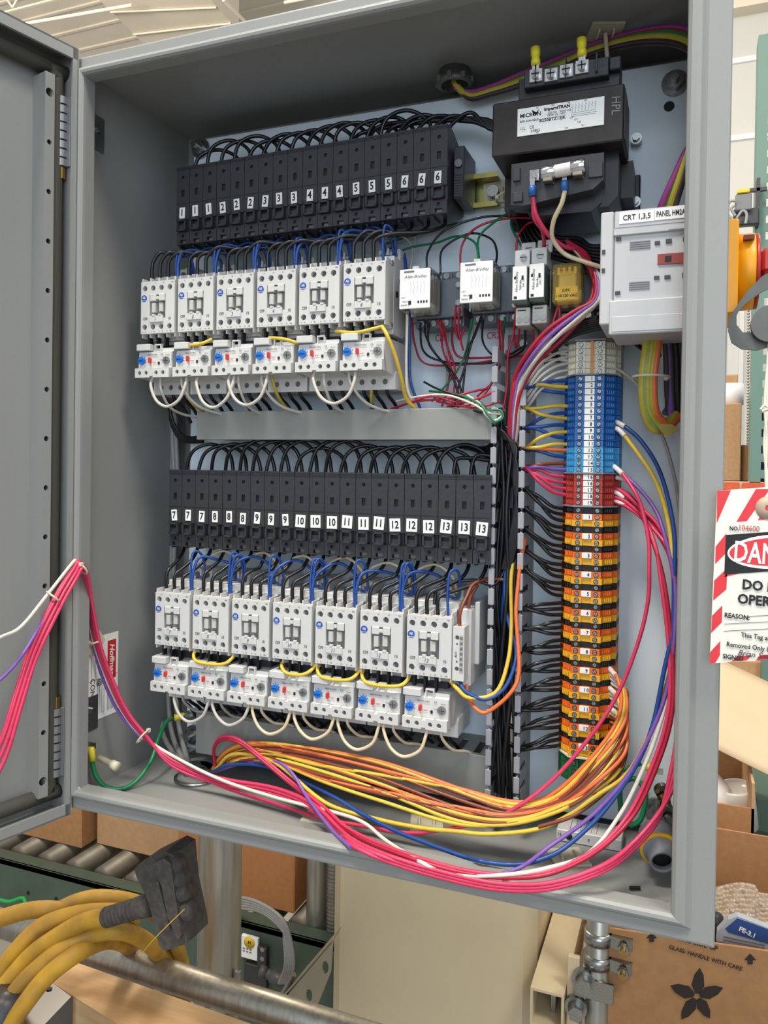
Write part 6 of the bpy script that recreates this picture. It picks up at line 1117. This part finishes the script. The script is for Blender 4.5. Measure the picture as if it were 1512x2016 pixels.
pbox('teal_carton', 1500, 1290, 1600, 1400, 1.72, .2, RG, 'teal case beside the box behind the kraft sheet', 'case', zb_=TBZ)
o = G().lathe([(0, 0), (.03, 0), (.03, .25), (0, .25)], (at(1506, 1610, y=1.08).x, 1.10, TBZ), (0, 0, 1), 24).build('steel_canister', ZINC); tag(o, 'steel canister right of the rear bottle box', 'canister')
pbox('teal_tray', 1488, 1575, 1600, 1590, 1.2, .2, RG, 'teal tray behind the steel canister', 'tray', zb_=TBZ); pbox('orange_bin', 1497, 1520, 1600, 1545, 1.5, .2, BR, 'orange bin at the edge behind the canister', 'bin', zb_=TBZ)
# device by the upright
t = thing('relay_module', (0, 0, 0), 'small grey electric module with yellow top and looped wires on a bracket', 'electric module')
a, b = at(1448, 382, y=1.9), at(1480, 412, y=1.9); G().box((a.x, 1.9, b.z), (b.x, 1.94, a.z), .003).build('body', mat('module_grey', '6F7276', .5), t); G().box((a.x+.004, 1.895, a.z), (b.x-.006, 1.93, a.z+.012), .002).build('top_cap', mat('module_yellow', 'C8B62A', .5), t)
a, b = at(1444, 412, y=1.92), at(1494, 440, y=1.92); G().box((a.x, 1.92, b.z), (b.x, 1.95, a.z), .003).build('lower_block', BLACK, t); a, b = at(1462, 372, y=1.95), at(1496, 376, y=1.95); G().box((a.x, 1.95, b.z), (b.x+.02, 1.96, a.z), .001).build('arm', BLACK, t)
G().box((at(1490, 350, y=1.95).x, 1.95, at(1490, 440, y=1.95).z), (at(1497, 350, y=1.95).x, 1.999, at(1490, 350, y=1.95).z)).build('back_bracket', BLACK, t)
for P in ([(1448, 395), (1436, 398), (1432, 420), (1442, 432)], [(1450, 430), (1462, 415), (1470, 422), (1468, 440)], [(1445, 405), (1440, 412), (1448, 425)]): G().tube([at(u, v, y=1.89) for u, v in P], .004, 8).build('lead', mat('lead_grey', '8C8E90', .5), t)
# ribbed wall panel, chain
t = thing('ribbed_partition', (0, 0, 0), 'white ribbed metal partition behind the rack shelf', 'partition'); a = at(1300, 590, y=3.6); b = at(1478, 960, y=3.6)
G().box((a.x, 3.6, FZ), (b.x+.2, 3.62, a.z)).build('sheet', WALLW, t)
for k in range(9): G().box((a.x+.03+k*.085, 3.585, FZ), (a.x+.05+k*.085, 3.6, a.z)).build('rib', WALLW, t)
t = thing('ball_chain', (0, 0, 0), 'grey bead chain hanging down in front of the white partition', 'chain'); g = G()
for k in range(60): p = at(1474-k*.05, 600+k*5.8, y=2.6); g.lathe([(0, -.006), (.005, -.003), (.005, .003), (0, .006)], p, (0, 0, 1), 6)
o = g.build('beads', GALV, t); o['kind'] = 'stuff'
